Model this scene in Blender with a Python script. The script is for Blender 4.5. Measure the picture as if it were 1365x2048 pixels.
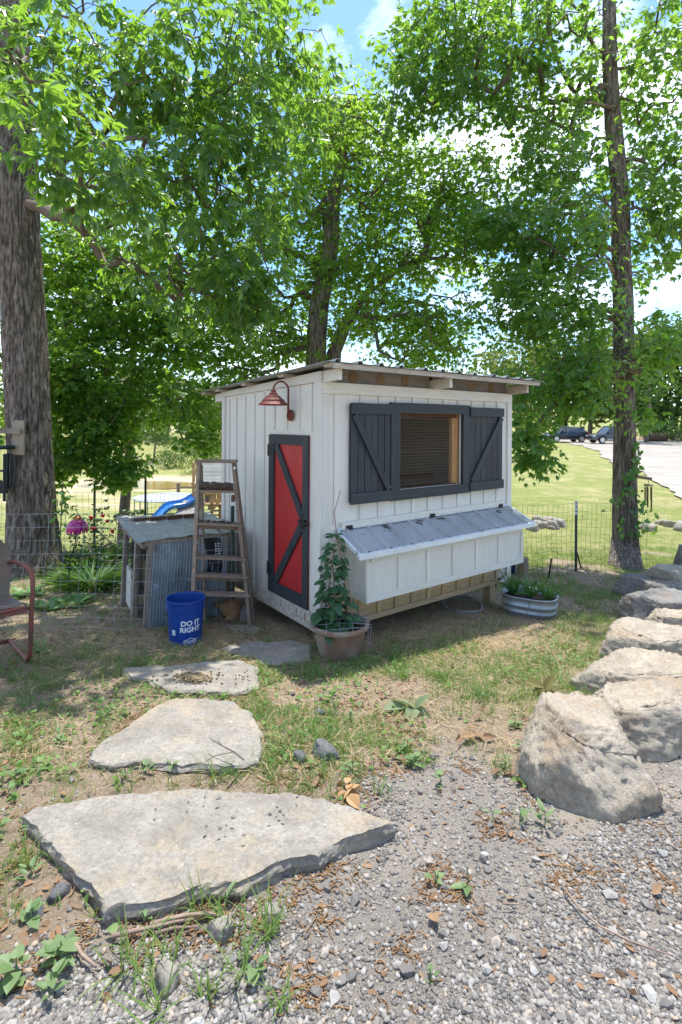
import bpy, bmesh, math, random
import numpy as np
from mathutils import Vector, Matrix, Euler
random.seed(7); rng = np.random.default_rng(11)
for o in list(bpy.data.objects): bpy.data.objects.remove(o)
S = bpy.context.scene
COL = S.collection
R = math.radians
# ------------------------------------------------------------------ camera
CAMZ = 1.85
F_PX, VH, ROLL = 1036.34, 848.88, .0064          # focal length and horizon in photograph pixels (1365 x 2048)
cd = bpy.data.cameras.new('camera'); cam = bpy.data.objects.new('camera', cd); COL.objects.link(cam)
cam.location = (0, 0, CAMZ); cam.rotation_euler = (Matrix.Rotation(R(90), 3, 'X') @ Matrix.Rotation(ROLL, 3, 'Z')).to_euler()
cd.sensor_fit = 'HORIZONTAL'; cd.sensor_width = 36; cd.lens = 36 * F_PX / 1365
cd.shift_y = -(1024 - VH) / 1365; cd.clip_start = .05; cd.clip_end = 2000
S.camera = cam
# ------------------------------------------------------------------ light
SUN_EL, SUN_AZ = 75, 14       # azimuth from +Y (behind the coop) towards +X
sd = bpy.data.lights.new('sun', 'SUN'); sun = bpy.data.objects.new('sun', sd); COL.objects.link(sun)
sd.energy = 2.65; sd.angle = R(.53); sd.color = (1, .965, .91)
d = Vector((math.sin(R(SUN_AZ)) * math.cos(R(SUN_EL)), math.cos(R(SUN_AZ)) * math.cos(R(SUN_EL)), math.sin(R(SUN_EL))))
sun.rotation_euler = d.to_track_quat('Z', 'Y').to_euler(); sun.location = (0, 0, 30)
W = bpy.data.worlds.new('World'); S.world = W; W.use_nodes = True
nt = W.node_tree; nt.nodes.clear(); N = nt.nodes.new; Lk = nt.links.new
out = N('ShaderNodeOutputWorld'); bg = N('ShaderNodeBackground'); sky = N('ShaderNodeTexSky')
sky.sky_type = 'NISHITA'; sky.sun_disc = False; sky.sun_elevation = R(SUN_EL); sky.sun_rotation = R(SUN_AZ)
sky.air_density = 1.0; sky.dust_density = .6; sky.ozone_density = 1.6
tc = N('ShaderNodeTexCoord'); mp = N('ShaderNodeMapping'); mp.inputs['Scale'].default_value = (1.5, 1.5, 3.2); mp.inputs['Location'].default_value = (.35, .1, .22)
nz = N('ShaderNodeTexNoise'); nz.inputs['Scale'].default_value = 1.9; nz.inputs['Detail'].default_value = 9; nz.inputs['Roughness'].default_value = .58
rp = N('ShaderNodeValToRGB'); rp.color_ramp.elements[0].position = .49; rp.color_ramp.elements[1].position = .74
mx = N('ShaderNodeMix'); mx.data_type = 'RGBA'; mx.inputs['B'].default_value = (7.2, 7.3, 7.6, 1)
Lk(tc.outputs['Generated'], mp.inputs['Vector']); Lk(mp.outputs['Vector'], nz.inputs['Vector']); Lk(nz.outputs['Fac'], rp.inputs['Fac'])
Lk(rp.outputs['Color'], mx.inputs['Factor']); hs_ = N('ShaderNodeHueSaturation'); hs_.inputs['Saturation'].default_value = 1.22; hs_.inputs['Value'].default_value = .78; Lk(sky.outputs['Color'], hs_.inputs['Color']); Lk(hs_.outputs[0], mx.inputs['A']); Lk(mx.outputs['Result'], bg.inputs['Color'])
bg.inputs['Strength'].default_value = .15; Lk(bg.outputs['Background'], out.inputs['Surface'])
vs = S.view_settings; vs.view_transform = 'Standard'; vs.look = 'None'; vs.gamma = 1; vs.use_curve_mapping = False
vs.exposure = 1.5
cy = S.cycles; cy.max_bounces = 10; cy.diffuse_bounces = 5; cy.glossy_bounces = 3; cy.transmission_bounces = 6; cy.transparent_max_bounces = 8
cy.use_denoising = True; cy.sample_clamp_indirect = 6; cy.caustics_reflective = False; cy.caustics_refractive = False
# ------------------------------------------------------------------ geometry of the view: pixel of the photograph -> place
_c, _s = math.cos(ROLL), math.sin(ROLL)
def at(u, v, Y):
    a, b = u - 682.5, v - VH
    return Vector(((_c * a + _s * b) / F_PX * Y, Y, CAMZ - (-_s * a + _c * b) / F_PX * Y))
LP = np.array([(0, .45), (8, -.35), (14, -1.0), (34, -4.1), (52, -5.3), (66, -5.5), (76, -5.2), (120, -1.6), (200, 3), (420, 12), (900, 30)])
RP = np.array([(0, .45), (7, -.26), (9, -.36), (20, -.35), (57, .02), (90, .6), (200, 3), (420, 12), (900, 30)])
def sstep(a, b, x):
    t = np.clip((x - a) / (b - a), 0, 1); return t * t * (3 - 2 * t)
def gz0(X, Y):
    X = np.asarray(X, float); Y = np.asarray(Y, float)
    q = sstep(-.12, .2, X / (np.abs(Y) + 6))
    l = np.where(Y < 0, .45 - .1 * Y, np.interp(Y, LP[:, 0], LP[:, 1])); r = np.where(Y < 0, .45 - .1 * Y, np.interp(Y, RP[:, 0], RP[:, 1]))
    return l * (1 - q) + r * q
_h = rng.random((256, 256))
def vn(X, Y, s=1.0, k=0):
    X = np.asarray(X, float) * s + 37.3 * k; Y = np.asarray(Y, float) * s + 11.7 * k
    i, j = np.floor(X).astype(int), np.floor(Y).astype(int); fx, fy = X - i, Y - j
    fx = fx * fx * (3 - 2 * fx); fy = fy * fy * (3 - 2 * fy)
    g = lambda a, b: _h[a % 256, b % 256]
    return (g(i, j) * (1 - fx) + g(i + 1, j) * fx) * (1 - fy) + (g(i, j + 1) * (1 - fx) + g(i + 1, j + 1) * fx) * fy
def fbm(X, Y, s=1.0, k=0):
    return .5 * vn(X, Y, s, k) + .3 * vn(X, Y, s * 2.1, k + 1) + .2 * vn(X, Y, s * 4.3, k + 2)
def gz(X, Y):
    X = np.asarray(X, float); Y = np.asarray(Y, float)
    near = 1 - sstep(9, 14, np.abs(Y))
    return gz0(X, Y) + near * (.05 * (fbm(X, Y, .9, 3) - .5) + .018 * (vn(X, Y, 5, 7) - .5)) + (1 - near) * .3 * (fbm(X, Y, .12, 5) - .5)
def gp(u, v, dz=0):
    k0, k1 = .3, 400.
    D = at(u, v, 1.) - Vector((0, 0, CAMZ))
    k = .5; st = .02
    while k < 400:
        if CAMZ + D.z * k < gz(D.x * k, k) + dz: break
        k *= 1.01
    a, b = k / 1.01, k
    for _ in range(20):
        m = (a + b) / 2
        if CAMZ + D.z * m < gz(D.x * m, m) + dz: b = m
        else: a = m
    return Vector((D.x * b, b, CAMZ + D.z * b))
def G(x, y): return float(gz(x, y))
# ------------------------------------------------------------------ mesh helpers
class MB:
    def __init__(s): s.v = []; s.f = []; s.uv = None
    def add(s, vs, fs):
        n = len(s.v); s.v += [tuple(v) for v in vs]; s.f += [tuple(i + n for i in f) for f in fs]; return s
    def box(s, x0, x1, y0, y1, z0, z1):
        return s.add([(x0, y0, z0), (x1, y0, z0), (x1, y1, z0), (x0, y1, z0), (x0, y0, z1), (x1, y0, z1), (x1, y1, z1), (x0, y1, z1)],
                     [(0, 3, 2, 1), (4, 5, 6, 7), (0, 1, 5, 4), (1, 2, 6, 5), (2, 3, 7, 6), (3, 0, 4, 7)])
    def bar(s, p, q, w, h, up=(0, 0, 1), w2=None, h2=None):
        p, q, up = Vector(p), Vector(q), Vector(up); a = (q - p).normalized(); x = a.cross(up)
        if x.length < 1e-4: x = a.cross(Vector((1, 0, 0)))
        x.normalize(); y = x.cross(a).normalized(); w2 = w2 or w; h2 = h2 or h; P = []
        for o, ww, hh in ((p, w, h), (q, w2, h2)):
            P += [o + x * (i * ww / 2) + y * (j * hh / 2) for i, j in ((-1, -1), (1, -1), (1, 1), (-1, 1))]
        return s.add(P, [(3, 2, 1, 0), (4, 5, 6, 7), (0, 1, 5, 4), (1, 2, 6, 5), (2, 3, 7, 6), (3, 0, 4, 7)])
    def tube(s, pts, r, n=8, cap=True):
        pts = [Vector(p) for p in pts]; k = len(pts); rr = r if hasattr(r, '__len__') else [r] * k
        P = []; x = None
        for i, p in enumerate(pts):
            t = (pts[min(i + 1, k - 1)] - pts[max(i - 1, 0)])
            t = t.normalized() if t.length > 1e-9 else Vector((0, 0, 1))
            if x is None: x = t.orthogonal().normalized()
            else:
                x = x - t * x.dot(t); x = x.normalized() if x.length > 1e-6 else t.orthogonal().normalized()
            y = t.cross(x)
            P += [p + (x * math.cos(2 * math.pi * j / n) + y * math.sin(2 * math.pi * j / n)) * rr[i] for j in range(n)]
        Fc = [(i * n + j, i * n + (j + 1) % n, (i + 1) * n + (j + 1) % n, (i + 1) * n + j) for i in range(k - 1) for j in range(n)]
        if cap: Fc += [tuple(range(n))[::-1], tuple(range((k - 1) * n, k * n))]
        return s.add(P, Fc)
    def lathe(s, prof, n=24, c=(0, 0, 0), sx=1, sy=1):
        P = [(c[0] + sx * r * math.cos(2 * math.pi * j / n), c[1] + sy * r * math.sin(2 * math.pi * j / n), c[2] + z) for r, z in prof for j in range(n)]
        return s.add(P, [(i * n + j, i * n + (j + 1) % n, (i + 1) * n + (j + 1) % n, (i + 1) * n + j) for i in range(len(prof) - 1) for j in range(n)])
    def prism(s, pts, d):          # polygon of 3-D points, extruded along d
        n = len(pts); d = Vector(d); A = [Vector(p) for p in pts]
        return s.add(A + [p + d for p in A], [tuple(range(n))[::-1], tuple(range(n, 2 * n))] + [(i, (i + 1) % n, n + (i + 1) % n, n + i) for i in range(n)])
    def sheet(s, fn, nu, nv, thick=None):
        P = [fn(i / nu, j / nv) for j in range(nv + 1) for i in range(nu + 1)]
        fs = [(j * (nu + 1) + i, j * (nu + 1) + i + 1, (j + 1) * (nu + 1) + i + 1, (j + 1) * (nu + 1) + i) for j in range(nv) for i in range(nu)]
        s.add(P, fs)
        if thick is not None:
            t = Vector(thick); s.add([Vector(p) + t for p in P], [f[::-1] for f in fs])
        return s
    def disc(s, c, n, r, k=16, h=.002):
        c, n = Vector(c), Vector(n).normalized(); return s.tube([c, c + n * h], r, k)
    def xf(s, fn): s.v = [tuple(fn(Vector(v))) for v in s.v]; return s
    def build(s, name, mat, parent=None, smooth=False, world=False, fix=False):
        off = parent_loc(parent) if (parent is not None and world) else None
        V = [(v[0] - off.x, v[1] - off.y, v[2] - off.z) for v in s.v] if off is not None else s.v
        me = bpy.data.meshes.new(name); me.from_pydata(V, [], s.f)
        if fix:
            b = bmesh.new(); b.from_mesh(me); bmesh.ops.recalc_face_normals(b, faces=b.faces); b.to_mesh(me); b.free()
        return link(name, me, mat, parent, smooth)
def parent_loc(p):
    while p.parent: p = p.parent
    return p.location
def link(name, me, mat, parent=None, smooth=False):
    if mat is not None and not me.materials: me.materials.append(mat)
    if smooth: me.polygons.foreach_set('use_smooth', [True] * len(me.polygons))
    o = bpy.data.objects.new(name, me); COL.objects.link(o)
    if parent is not None: o.parent = parent
    return o
def inst(name, me, parent, loc, rot=(0, 0, 0), sc=(1, 1, 1)):
    o = bpy.data.objects.new(name, me); COL.objects.link(o); o.parent = parent
    o.location = loc; o.rotation_euler = rot; o.scale = sc; return o
def tag(o, label, cat, group=None):
    o['label'] = label; o['category'] = cat
    if group: o['group'] = group
    return o
def thing(name, label, cat, loc=(0, 0, 0), rz=0, group=None):
    o = bpy.data.objects.new(name, None); COL.objects.link(o); o.location = loc; o.rotation_euler = (0, 0, rz); o.empty_display_size = .1
    return tag(o, label, cat, group)
def kind(o, k): o['kind'] = k; return o
def np_mesh(name, V, Fq, mat, parent=None, tint=None, smooth=False):
    me = bpy.data.meshes.new(name); V = np.asarray(V, np.float32); Fq = np.asarray(Fq, np.int32); n = Fq.shape[1]
    me.vertices.add(len(V)); me.vertices.foreach_set('co', V.ravel()); me.loops.add(Fq.size); me.loops.foreach_set('vertex_index', Fq.ravel())
    me.polygons.add(len(Fq)); me.polygons.foreach_set('loop_start', np.arange(0, Fq.size, n, dtype=np.int32))
    if tint is not None:
        a = me.attributes.new('tint', 'FLOAT', 'POINT'); a.data.foreach_set('value', np.asarray(tint, np.float32))
    me.update(calc_edges=True)
    return link(name, me, mat, parent, smooth)
# ------------------------------------------------------------------ materials
def newmat(name):
    m = bpy.data.materials.new(name); m.use_nodes = True; t = m.node_tree; t.nodes.clear()
    o = t.nodes.new('ShaderNodeOutputMaterial'); b = t.nodes.new('ShaderNodeBsdfPrincipled'); t.links.new(b.outputs[0], o.inputs[0])
    return m, t, b, o
def c4(c): return (c[0], c[1], c[2], 1)
def mixc(t, fac, a, b, mode='MIX'):
    m = t.nodes.new('ShaderNodeMix'); m.data_type = 'RGBA'; m.blend_type = mode
    for k, v in (('Factor', fac), ('A', a), ('B', b)):
        if isinstance(v, (int, float)): m.inputs[k].default_value = v
        elif isinstance(v, tuple): m.inputs[k].default_value = c4(v)
        else: t.links.new(v, m.inputs[k])
    return m.outputs['Result']
def noise(t, vec, scale, detail=4, rough=.55):
    n = t.nodes.new('ShaderNodeTexNoise'); n.inputs['Scale'].default_value = scale; n.inputs['Detail'].default_value = detail; n.inputs['Roughness'].default_value = rough
    if vec is not None: t.links.new(vec, n.inputs['Vector'])
    return n.outputs['Fac']
def ramp(t, fac, a, b, ca=0., cb=1.):
    r = t.nodes.new('ShaderNodeMapRange'); r.clamp = True; r.inputs[1].default_value = a; r.inputs[2].default_value = b; r.inputs[3].default_value = ca; r.inputs[4].default_value = cb
    t.links.new(fac, r.inputs[0]); return r.outputs[0]
def coords(t, stretch=(1, 1, 1), rand=True):
    c = t.nodes.new('ShaderNodeTexCoord'); m = t.nodes.new('ShaderNodeMapping'); m.inputs['Scale'].default_value = stretch
    t.links.new(c.outputs['Object'], m.inputs['Vector'])
    if rand:
        i = t.nodes.new('ShaderNodeObjectInfo'); k = t.nodes.new('ShaderNodeMath'); k.operation = 'MULTIPLY'; k.inputs[1].default_value = 23.7
        t.links.new(i.outputs['Random'], k.inputs[0]); t.links.new(k.outputs[0], m.inputs['Location'])
    return m.outputs['Vector']
def mat(name, c1, c2, scale=6, stretch=(1, 1, 1), rough=.8, bump=.3, spots=None, spots2=None, metal=0., spec=.3, thr=(.35, .65), var=.12, bdist=.004, detail=6):
    m, t, b, o = newmat(name); v = coords(t, stretch)
    n = noise(t, v, scale, detail, .6); col = mixc(t, ramp(t, n, thr[0], thr[1]), c1, c2)
    for k, sp in enumerate((spots, spots2)):
        if sp:      # colour, scale, low, high (stains and wear with their own shape)
            vv = coords(t, sp[4] if len(sp) > 4 else (1, 1, 1))
            col = mixc(t, ramp(t, noise(t, vv, sp[1], 5, .65), sp[2], sp[3]), col, sp[0])
    if var:
        i = t.nodes.new('ShaderNodeObjectInfo'); h = t.nodes.new('ShaderNodeHueSaturation')
        t.links.new(ramp(t, i.outputs['Random'], 0, 1, 1 - var, 1 + var), h.inputs['Value']); t.links.new(col, h.inputs['Color']); col = h.outputs[0]
    t.links.new(col, b.inputs['Base Color']); b.inputs['Roughness'].default_value = rough; b.inputs['Metallic'].default_value = metal; b.inputs['Specular IOR Level'].default_value = spec
    if bump:
        bp = t.nodes.new('ShaderNodeBump'); bp.inputs['Strength'].default_value = bump; bp.inputs['Distance'].default_value = bdist
        t.links.new(noise(t, v, scale * 2.2, 8, .65), bp.inputs['Height']); t.links.new(bp.outputs[0], b.inputs['Normal'])
    return m
def leafmat(name, c1, c2, tr, trans=.45, rough=.42, spec=.35):
    m, t, b, o = newmat(name)
    a = t.nodes.new('ShaderNodeAttribute'); a.attribute_name = 'tint'
    i = t.nodes.new('ShaderNodeObjectInfo'); s = t.nodes.new('ShaderNodeMath'); s.operation = 'ADD'; t.links.new(a.outputs['Fac'], s.inputs[0]); t.links.new(i.outputs['Random'], s.inputs[1])
    w = t.nodes.new('ShaderNodeMath'); w.operation = 'FRACT'; t.links.new(s.outputs[0], w.inputs[0])
    t.links.new(mixc(t, w.outputs[0], c1, c2), b.inputs['Base Color']); b.inputs['Roughness'].default_value = rough; b.inputs['Specular IOR Level'].default_value = spec
    tl = t.nodes.new('ShaderNodeBsdfTranslucent'); t.links.new(mixc(t, w.outputs[0], tr, tuple(x * .7 for x in tr)), tl.inputs['Color'])
    ms = t.nodes.new('ShaderNodeMixShader'); ms.inputs[0].default_value = trans
    t.links.new(b.outputs[0], ms.inputs[1]); t.links.new(tl.outputs[0], ms.inputs[2]); t.links.new(ms.outputs[0], o.inputs[0])
    return m
ZS = (9, 9, .8)
WHITE = mat('white_paint', (.665, .645, .575), (.6, .58, .515), 5, ZS, .6, .3, ((.44, .40, .32), 5, .63, .85, (5, 5, .7)), ((.3, .28, .24), 40, .68, .74), var=.06)
WHITEX = mat('white_paint_rail', (.665, .645, .575), (.59, .57, .505), 5, (.8, 9, 9), .62, .35, ((.42, .39, .33), 8, .62, .8, (.6, 6, 6)), ((.3, .28, .24), 40, .68, .74), var=.06)
def mud_splash(m):          # dried mud flecks thrown up on the lowest boards
    t = m.node_tree; b = next(n for n in t.nodes if n.type == 'BSDF_PRINCIPLED'); src = b.inputs['Base Color'].links[0].from_socket
    c = t.nodes.new('ShaderNodeTexCoord'); s = t.nodes.new('ShaderNodeSeparateXYZ'); t.links.new(c.outputs['Object'], s.inputs[0])
    k = t.nodes.new('ShaderNodeMath'); k.operation = 'ADD'; t.links.new(ramp(t, s.outputs['Z'], .08, .55, .26, -.12), k.inputs[0]); t.links.new(noise(t, c.outputs['Object'], 38, 6, .75), k.inputs[1])
    t.links.new(mixc(t, ramp(t, k.outputs[0], .56, .74, 0, .75), src, (.33, .255, .175)), b.inputs['Base Color'])
mud_splash(WHITE)
BAREZ = mat('bare_plywood', (.5, .355, .195), (.41, .29, .16), 6, ZS, .8, .4, ((.6, .52, .42), 5, .6, .8))
BAREX = mat('bare_pine', (.46, .33, .2), (.36, .25, .145), 6, (.8, 9, 9), .8, .4)
ROUGHW = mat('weathered_rafter', (.55, .5, .42), (.38, .32, .25), 7, (6, .8, 6), .8, .5, ((.16, .13, .1), 7, .6, .75))
FASC = mat('weathered_fascia', (.5, .45, .37), (.33, .285, .225), 6, (.8, 8, 8), .82, .5, ((.66, .65, .62), 6, .6, .66, (.7, 5, 5)), ((.15, .12, .1), 16, .62, .7))
CHAR = mat('charcoal_paint', (.027, .034, .038), (.04, .048, .053), 6, ZS, .55, .4, ((.018, .02, .022), 5, .55, .7, (8, 8, .7)), ((.42, .4, .36), 30, .735, .76, (4, 4, 1)), var=.14)
CHARX = mat('charcoal_paint_rail', (.028, .035, .04), (.042, .05, .055), 6, (.8, 9, 9), .55, .4, None, ((.42, .4, .36), 30, .735, .76), var=.1)
REDP = mat('red_panel', (.42, .026, .026), (.36, .021, .023), 4, (3, 3, 1), .48, .15, ((.52, .16, .12), 5, .62, .85), ((.6, .42, .36), 45, .73, .77), var=0, spec=.4)
GREYV = mat('grey_vent_board', (.27, .26, .24), (.2, .19, .175), 5, (.8, 8, 8), .85, .4)
TANV = mat('vent_disc', (.25, .18, .11), (.19, .135, .08), 8, (1, 1, 1), .85, .3)
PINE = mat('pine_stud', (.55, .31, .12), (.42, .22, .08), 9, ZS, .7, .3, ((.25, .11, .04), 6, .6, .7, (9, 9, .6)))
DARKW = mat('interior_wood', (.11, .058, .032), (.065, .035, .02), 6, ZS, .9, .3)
GALV = mat('galvanised_sheet', (.47, .49, .5), (.36, .385, .4), 5, (1, 1, 1), .42, .12, ((.24, .24, .23), 9, .6, .75), metal=.75, spec=.5, var=.05)
LIDM = mat('lid_sheet', (.42, .43, .43), (.35, .36, .36), 4, (1, 1, 1), .5, .08, ((.2, .19, .17), 11, .6, .75), metal=.2, spec=.5, var=.03)
TRIMM = mat('pale_metal_trim', (.66, .7, .7), (.56, .6, .6), 6, (1, 1, 1), .5, .08, ((.2, .19, .16), 18, .62, .7), var=.03)
IRON = mat('black_iron', (.018, .018, .018), (.035, .03, .028), 20, rough=.5, bump=.2, metal=.3)
RUST = mat('rusty_red_metal', (.2, .045, .032), (.13, .04, .028), 12, rough=.6, bump=.3, spots=((.35, .22, .16), 14, .6, .7))
WIRE = mat('fence_wire', (.36, .39, .41), (.28, .3, .32), 20, rough=.5, bump=0, metal=.2)
WIRED = mat('dark_wire', (.07, .075, .075), (.1, .1, .1), 20, rough=.6, bump=0, metal=.3)
WIREG = mat('chicken_wire', (.36, .28, .2), (.26, .2, .14), 20, rough=.5, bump=0, metal=.4)
BLACK = mat('black_print', (.012, .012, .013), (.02, .02, .02), 10, bump=0, rough=.5)
BARK1 = mat('grey_bark', (.36, .305, .25), (.12, .098, .078), 5.5, (5, 5, 1.3), .92, 1.0, ((.42, .425, .4), 5, .57, .68, (3, 3, .9)), ((.15, .15, .06), 3, .62, .78), bdist=.05, var=.05, thr=(.38, .6))
BARK2 = mat('dark_bark', (.32, .265, .215), (.13, .105, .085), 5, (6, 6, .9), .92, 1.0, ((.42, .41, .37), 5, .57, .7, (3, 3, .9)), bdist=.045, var=.08, thr=(.42, .55))
BARK3 = mat('branch_bark', (.2, .16, .125), (.12, .095, .075), 12, rough=.9, bump=.6, var=.1)
STICK = mat('dry_stick', (.3, .22, .17), (.2, .14, .1), 14, rough=.85, bump=.4, var=.2)
# ------------------------------------------------------------------ ground
def px_poly(pts): return np.array([(p.x, p.y) for p in (gp(u, v) for u, v in pts)])
def sdist(X, Y, P):          # signed distance to a polygon, positive inside
    X = np.asarray(X, float); Y = np.asarray(Y, float); d = np.full(X.shape, 1e9); ins = np.zeros(X.shape, bool)
    for i in range(len(P)):
        (x0, y0), (x1, y1) = P[i], P[(i + 1) % len(P)]
        ex, ey = x1 - x0, y1 - y0; t = np.clip(((X - x0) * ex + (Y - y0) * ey) / (ex * ex + ey * ey + 1e-12), 0, 1)
        d = np.minimum(d, np.hypot(X - x0 - t * ex, Y - y0 - t * ey))
        c = ((y0 > Y) != (y1 > Y)); xi = x0 + (Y - y0) / (y1 - y0 if abs(y1 - y0) > 1e-9 else 1e-9) * ex
        ins ^= c & (X < xi)
    return np.where(ins, d, -d)
GRAVEL_P = px_poly([(-400, 2250), (-60, 1985), (150, 1885), (300, 1845), (480, 1790), (640, 1700), (710, 1650), (690, 1590), (760, 1535), (880, 1485), (960, 1500), (1040, 1560), (1110, 1500), (1330, 1440), (1420, 1330), (1900, 1250), (2600, 2250)])
def w_gravel(X, Y): return sstep(-.13, .13, sdist(X, Y, GRAVEL_P) + .22 * (fbm(X, Y, 4, 9) - .5)) * (np.asarray(Y) < 6)
COOP_C, YAW = Vector((-.1654, 4.35, 0)), .6445
_ex, _ey = (math.cos(YAW), math.sin(YAW)), (-math.sin(YAW), math.cos(YAW))
def cw(x, y, z=0): return Vector((COOP_C.x + x * _ex[0] + y * _ey[0], COOP_C.y + x * _ex[1] + y * _ey[1], z))
COOP_P = np.array([(cw(a, b).x, cw(a, b).y) for a, b in ((-.02, -.25), (2.65, -.25), (2.65, 2.0), (-.02, 2.0))])
DRIVE_P = np.array([(p.x, p.y) for p in (gp(u, v) for u, v in ((1128, 884), (1165, 893), (1200, 905), (1226, 925), (1262, 938), (1300, 955), (1330, 975), (1400, 1015)))] + [(24., 15.), (60., 40.), (60., 66.), (22., 66.)])
def w_drive(X, Y): return sstep(-.7, .9, sdist(X, Y, DRIVE_P) + 1.6 * (fbm(X, Y, .5, 4) - .5))
def w_grass(X, Y):
    X = np.asarray(X, float); Y = np.asarray(Y, float)
    base = sstep(.26, .52, fbm(X, Y, 1.6, 21)) * .95
    zone = np.where(X > -.6, 1.0, .7) * (1 - .95 * sstep(-.35, .1, sdist(X, Y, COOP_P)))
    zone = zone * np.where((X < -.9) & (Y > 4.0) & (Y < 5.6), .25, 1)
    near = base * zone * sstep(2.0, 2.7, Y) + .35 * base * (1 - sstep(2.0, 2.7, Y))
    far = np.where(X > 0, sstep(8.3, 9.8, Y), sstep(6.2, 8.0, Y))
    far2 = far * (.7 + .3 * sstep(.3, .6, fbm(X, Y, .6, 31)))
    return np.clip(np.maximum(near * (1 - w_gravel(X, Y)), far2), 0, 1)
def w_grass_paint(X, Y): return w_grass(X, Y) * (.5 + .5 * sstep(6.5, 9.5, np.asarray(Y)))
def w_sand(X, Y):
    X = np.asarray(X, float); Y = np.asarray(Y, float)
    pond = 1 - sstep(.7, 1.25, np.hypot((X + 22.5) / 11, (Y - 64) / 8) + .9 * (fbm(X, Y, .09, 12) - .5))
    path = (1 - sstep(.3, 2.6, np.abs(Y - 50 - (X + 26) * -.55 + 3 * np.sin(X * .3)))) * (X < -18) + (1 - sstep(.3, 2.4, np.abs(Y - 41 - (X + 22) * -.4))) * (X < -14)
    hill = sstep(.6, .75, fbm(X, Y, .035, 14)) * sstep(66, 80, Y) * .7
    return np.clip(np.maximum(np.maximum(pond, path * .8), hill), 0, 1) * (X < 0) * sstep(25, 34, Y)
def axis(a, b, st, lo, hi, g):
    c = list(np.arange(a, b + 1e-6, st)); s = st; x = a; L_ = []
    while x > lo: s *= g; x -= s; L_.append(x)
    s = st; x = c[-1]; H = []
    while x < hi: s *= g; x += s; H.append(x)
    return np.array(L_[::-1] + c + H)
xs = axis(-3.6, 4.2, .04, -750, 750, 1.09); ys = axis(1.1, 6.6, .04, -40, 900, 1.045)
GX, GY = np.meshgrid(xs, ys); GZ = gz(GX, GY)
wg = w_gravel(GX, GY)
GZ = GZ - .012 * wg
GZ = GZ - .35 * np.clip(1.1 - np.hypot((GX + 24.3) / 8.0, (GY - 62.5) / 5.5), 0, .5) * 3
nx, ny = len(xs), len(ys); idx = np.arange(nx * ny).reshape(ny, nx)
Q = np.stack([idx[:-1, :-1], idx[:-1, 1:], idx[1:, 1:], idx[1:, :-1]], -1).reshape(-1, 4)
def groundmat():
    m, t, b, o = newmat('ground_soil_and_grass')
    c = t.nodes.new('ShaderNodeTexCoord'); v = c.outputs['Object']
    def A(n):
        a = t.nodes.new('ShaderNodeAttribute'); a.attribute_name = n; return a.outputs['Fac']
    n1, n2, n3 = noise(t, v, 14, 8, .7), noise(t, v, 90, 6, .7), noise(t, v, 1.3, 6, .6)
    dirt = mixc(t, ramp(t, n1, .3, .7), (.38, .29, .2), (.235, .17, .115)); dirt = mixc(t, ramp(t, n2, .52, .66), dirt, (.46, .385, .285)); dirt = mixc(t, ramp(t, n2, .42, .3), dirt, (.085, .06, .042))
    grav = mixc(t, ramp(t, n2, .3, .7), (.4, .35, .29), (.26, .23, .195)); grav = mixc(t, ramp(t, n3, .45, .62), grav, (.42, .36, .285)); grav = mixc(t, ramp(t, noise(t, v, 220, 4, .7), .56, .62), grav, (.1, .1, .105))
    gn = noise(t, v, 6, 8, .75)
    grs = mixc(t, ramp(t, gn, .33, .66), (.15, .195, .045), (.27, .265, .095)); grs = mixc(t, ramp(t, n3, .45, .75), grs, (.4, .34, .17)); grs = mixc(t, ramp(t, noise(t, v, 45, 5, .7), .55, .7), grs, (.09, .13, .03))
    snd = mixc(t, ramp(t, n3, .35, .65), (.55, .43, .29), (.42, .33, .21))
    nm = t.nodes.new('ShaderNodeMath'); nm.operation = 'ADD'; t.links.new(A('grass'), nm.inputs[0]); t.links.new(ramp(t, n1, .2, .8, -.35, .35), nm.inputs[1])
    col = mixc(t, ramp(t, nm.outputs[0], .35, .75), dirt, grs)
    col = mixc(t, A('gravel'), col, grav); col = mixc(t, A('sand'), col, snd)
    t.links.new(col, b.inputs['Base Color']); b.inputs['Roughness'].default_value = .95; b.inputs['Specular IOR Level'].default_value = .1
    bp = t.nodes.new('ShaderNodeBump'); bp.inputs['Strength'].default_value = .9; bp.inputs['Distance'].default_value = .03
    t.links.new(noise(t, v, 60, 8, .75), bp.inputs['Height']); t.links.new(bp.outputs[0], b.inputs['Normal'])
    return m
ground = np_mesh('ground', np.stack([GX, GY, GZ], -1).reshape(-1, 3), Q, groundmat(), smooth=True); kind(ground, 'structure')
for nme, arr in (('gravel', np.clip(wg, 0, 1)), ('grass', w_grass_paint(GX, GY)), ('sand', w_sand(GX, GY))):
    a = ground.data.attributes.new(nme, 'FLOAT', 'POINT'); a.data.foreach_set('value', np.asarray(arr, np.float32).ravel())
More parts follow.
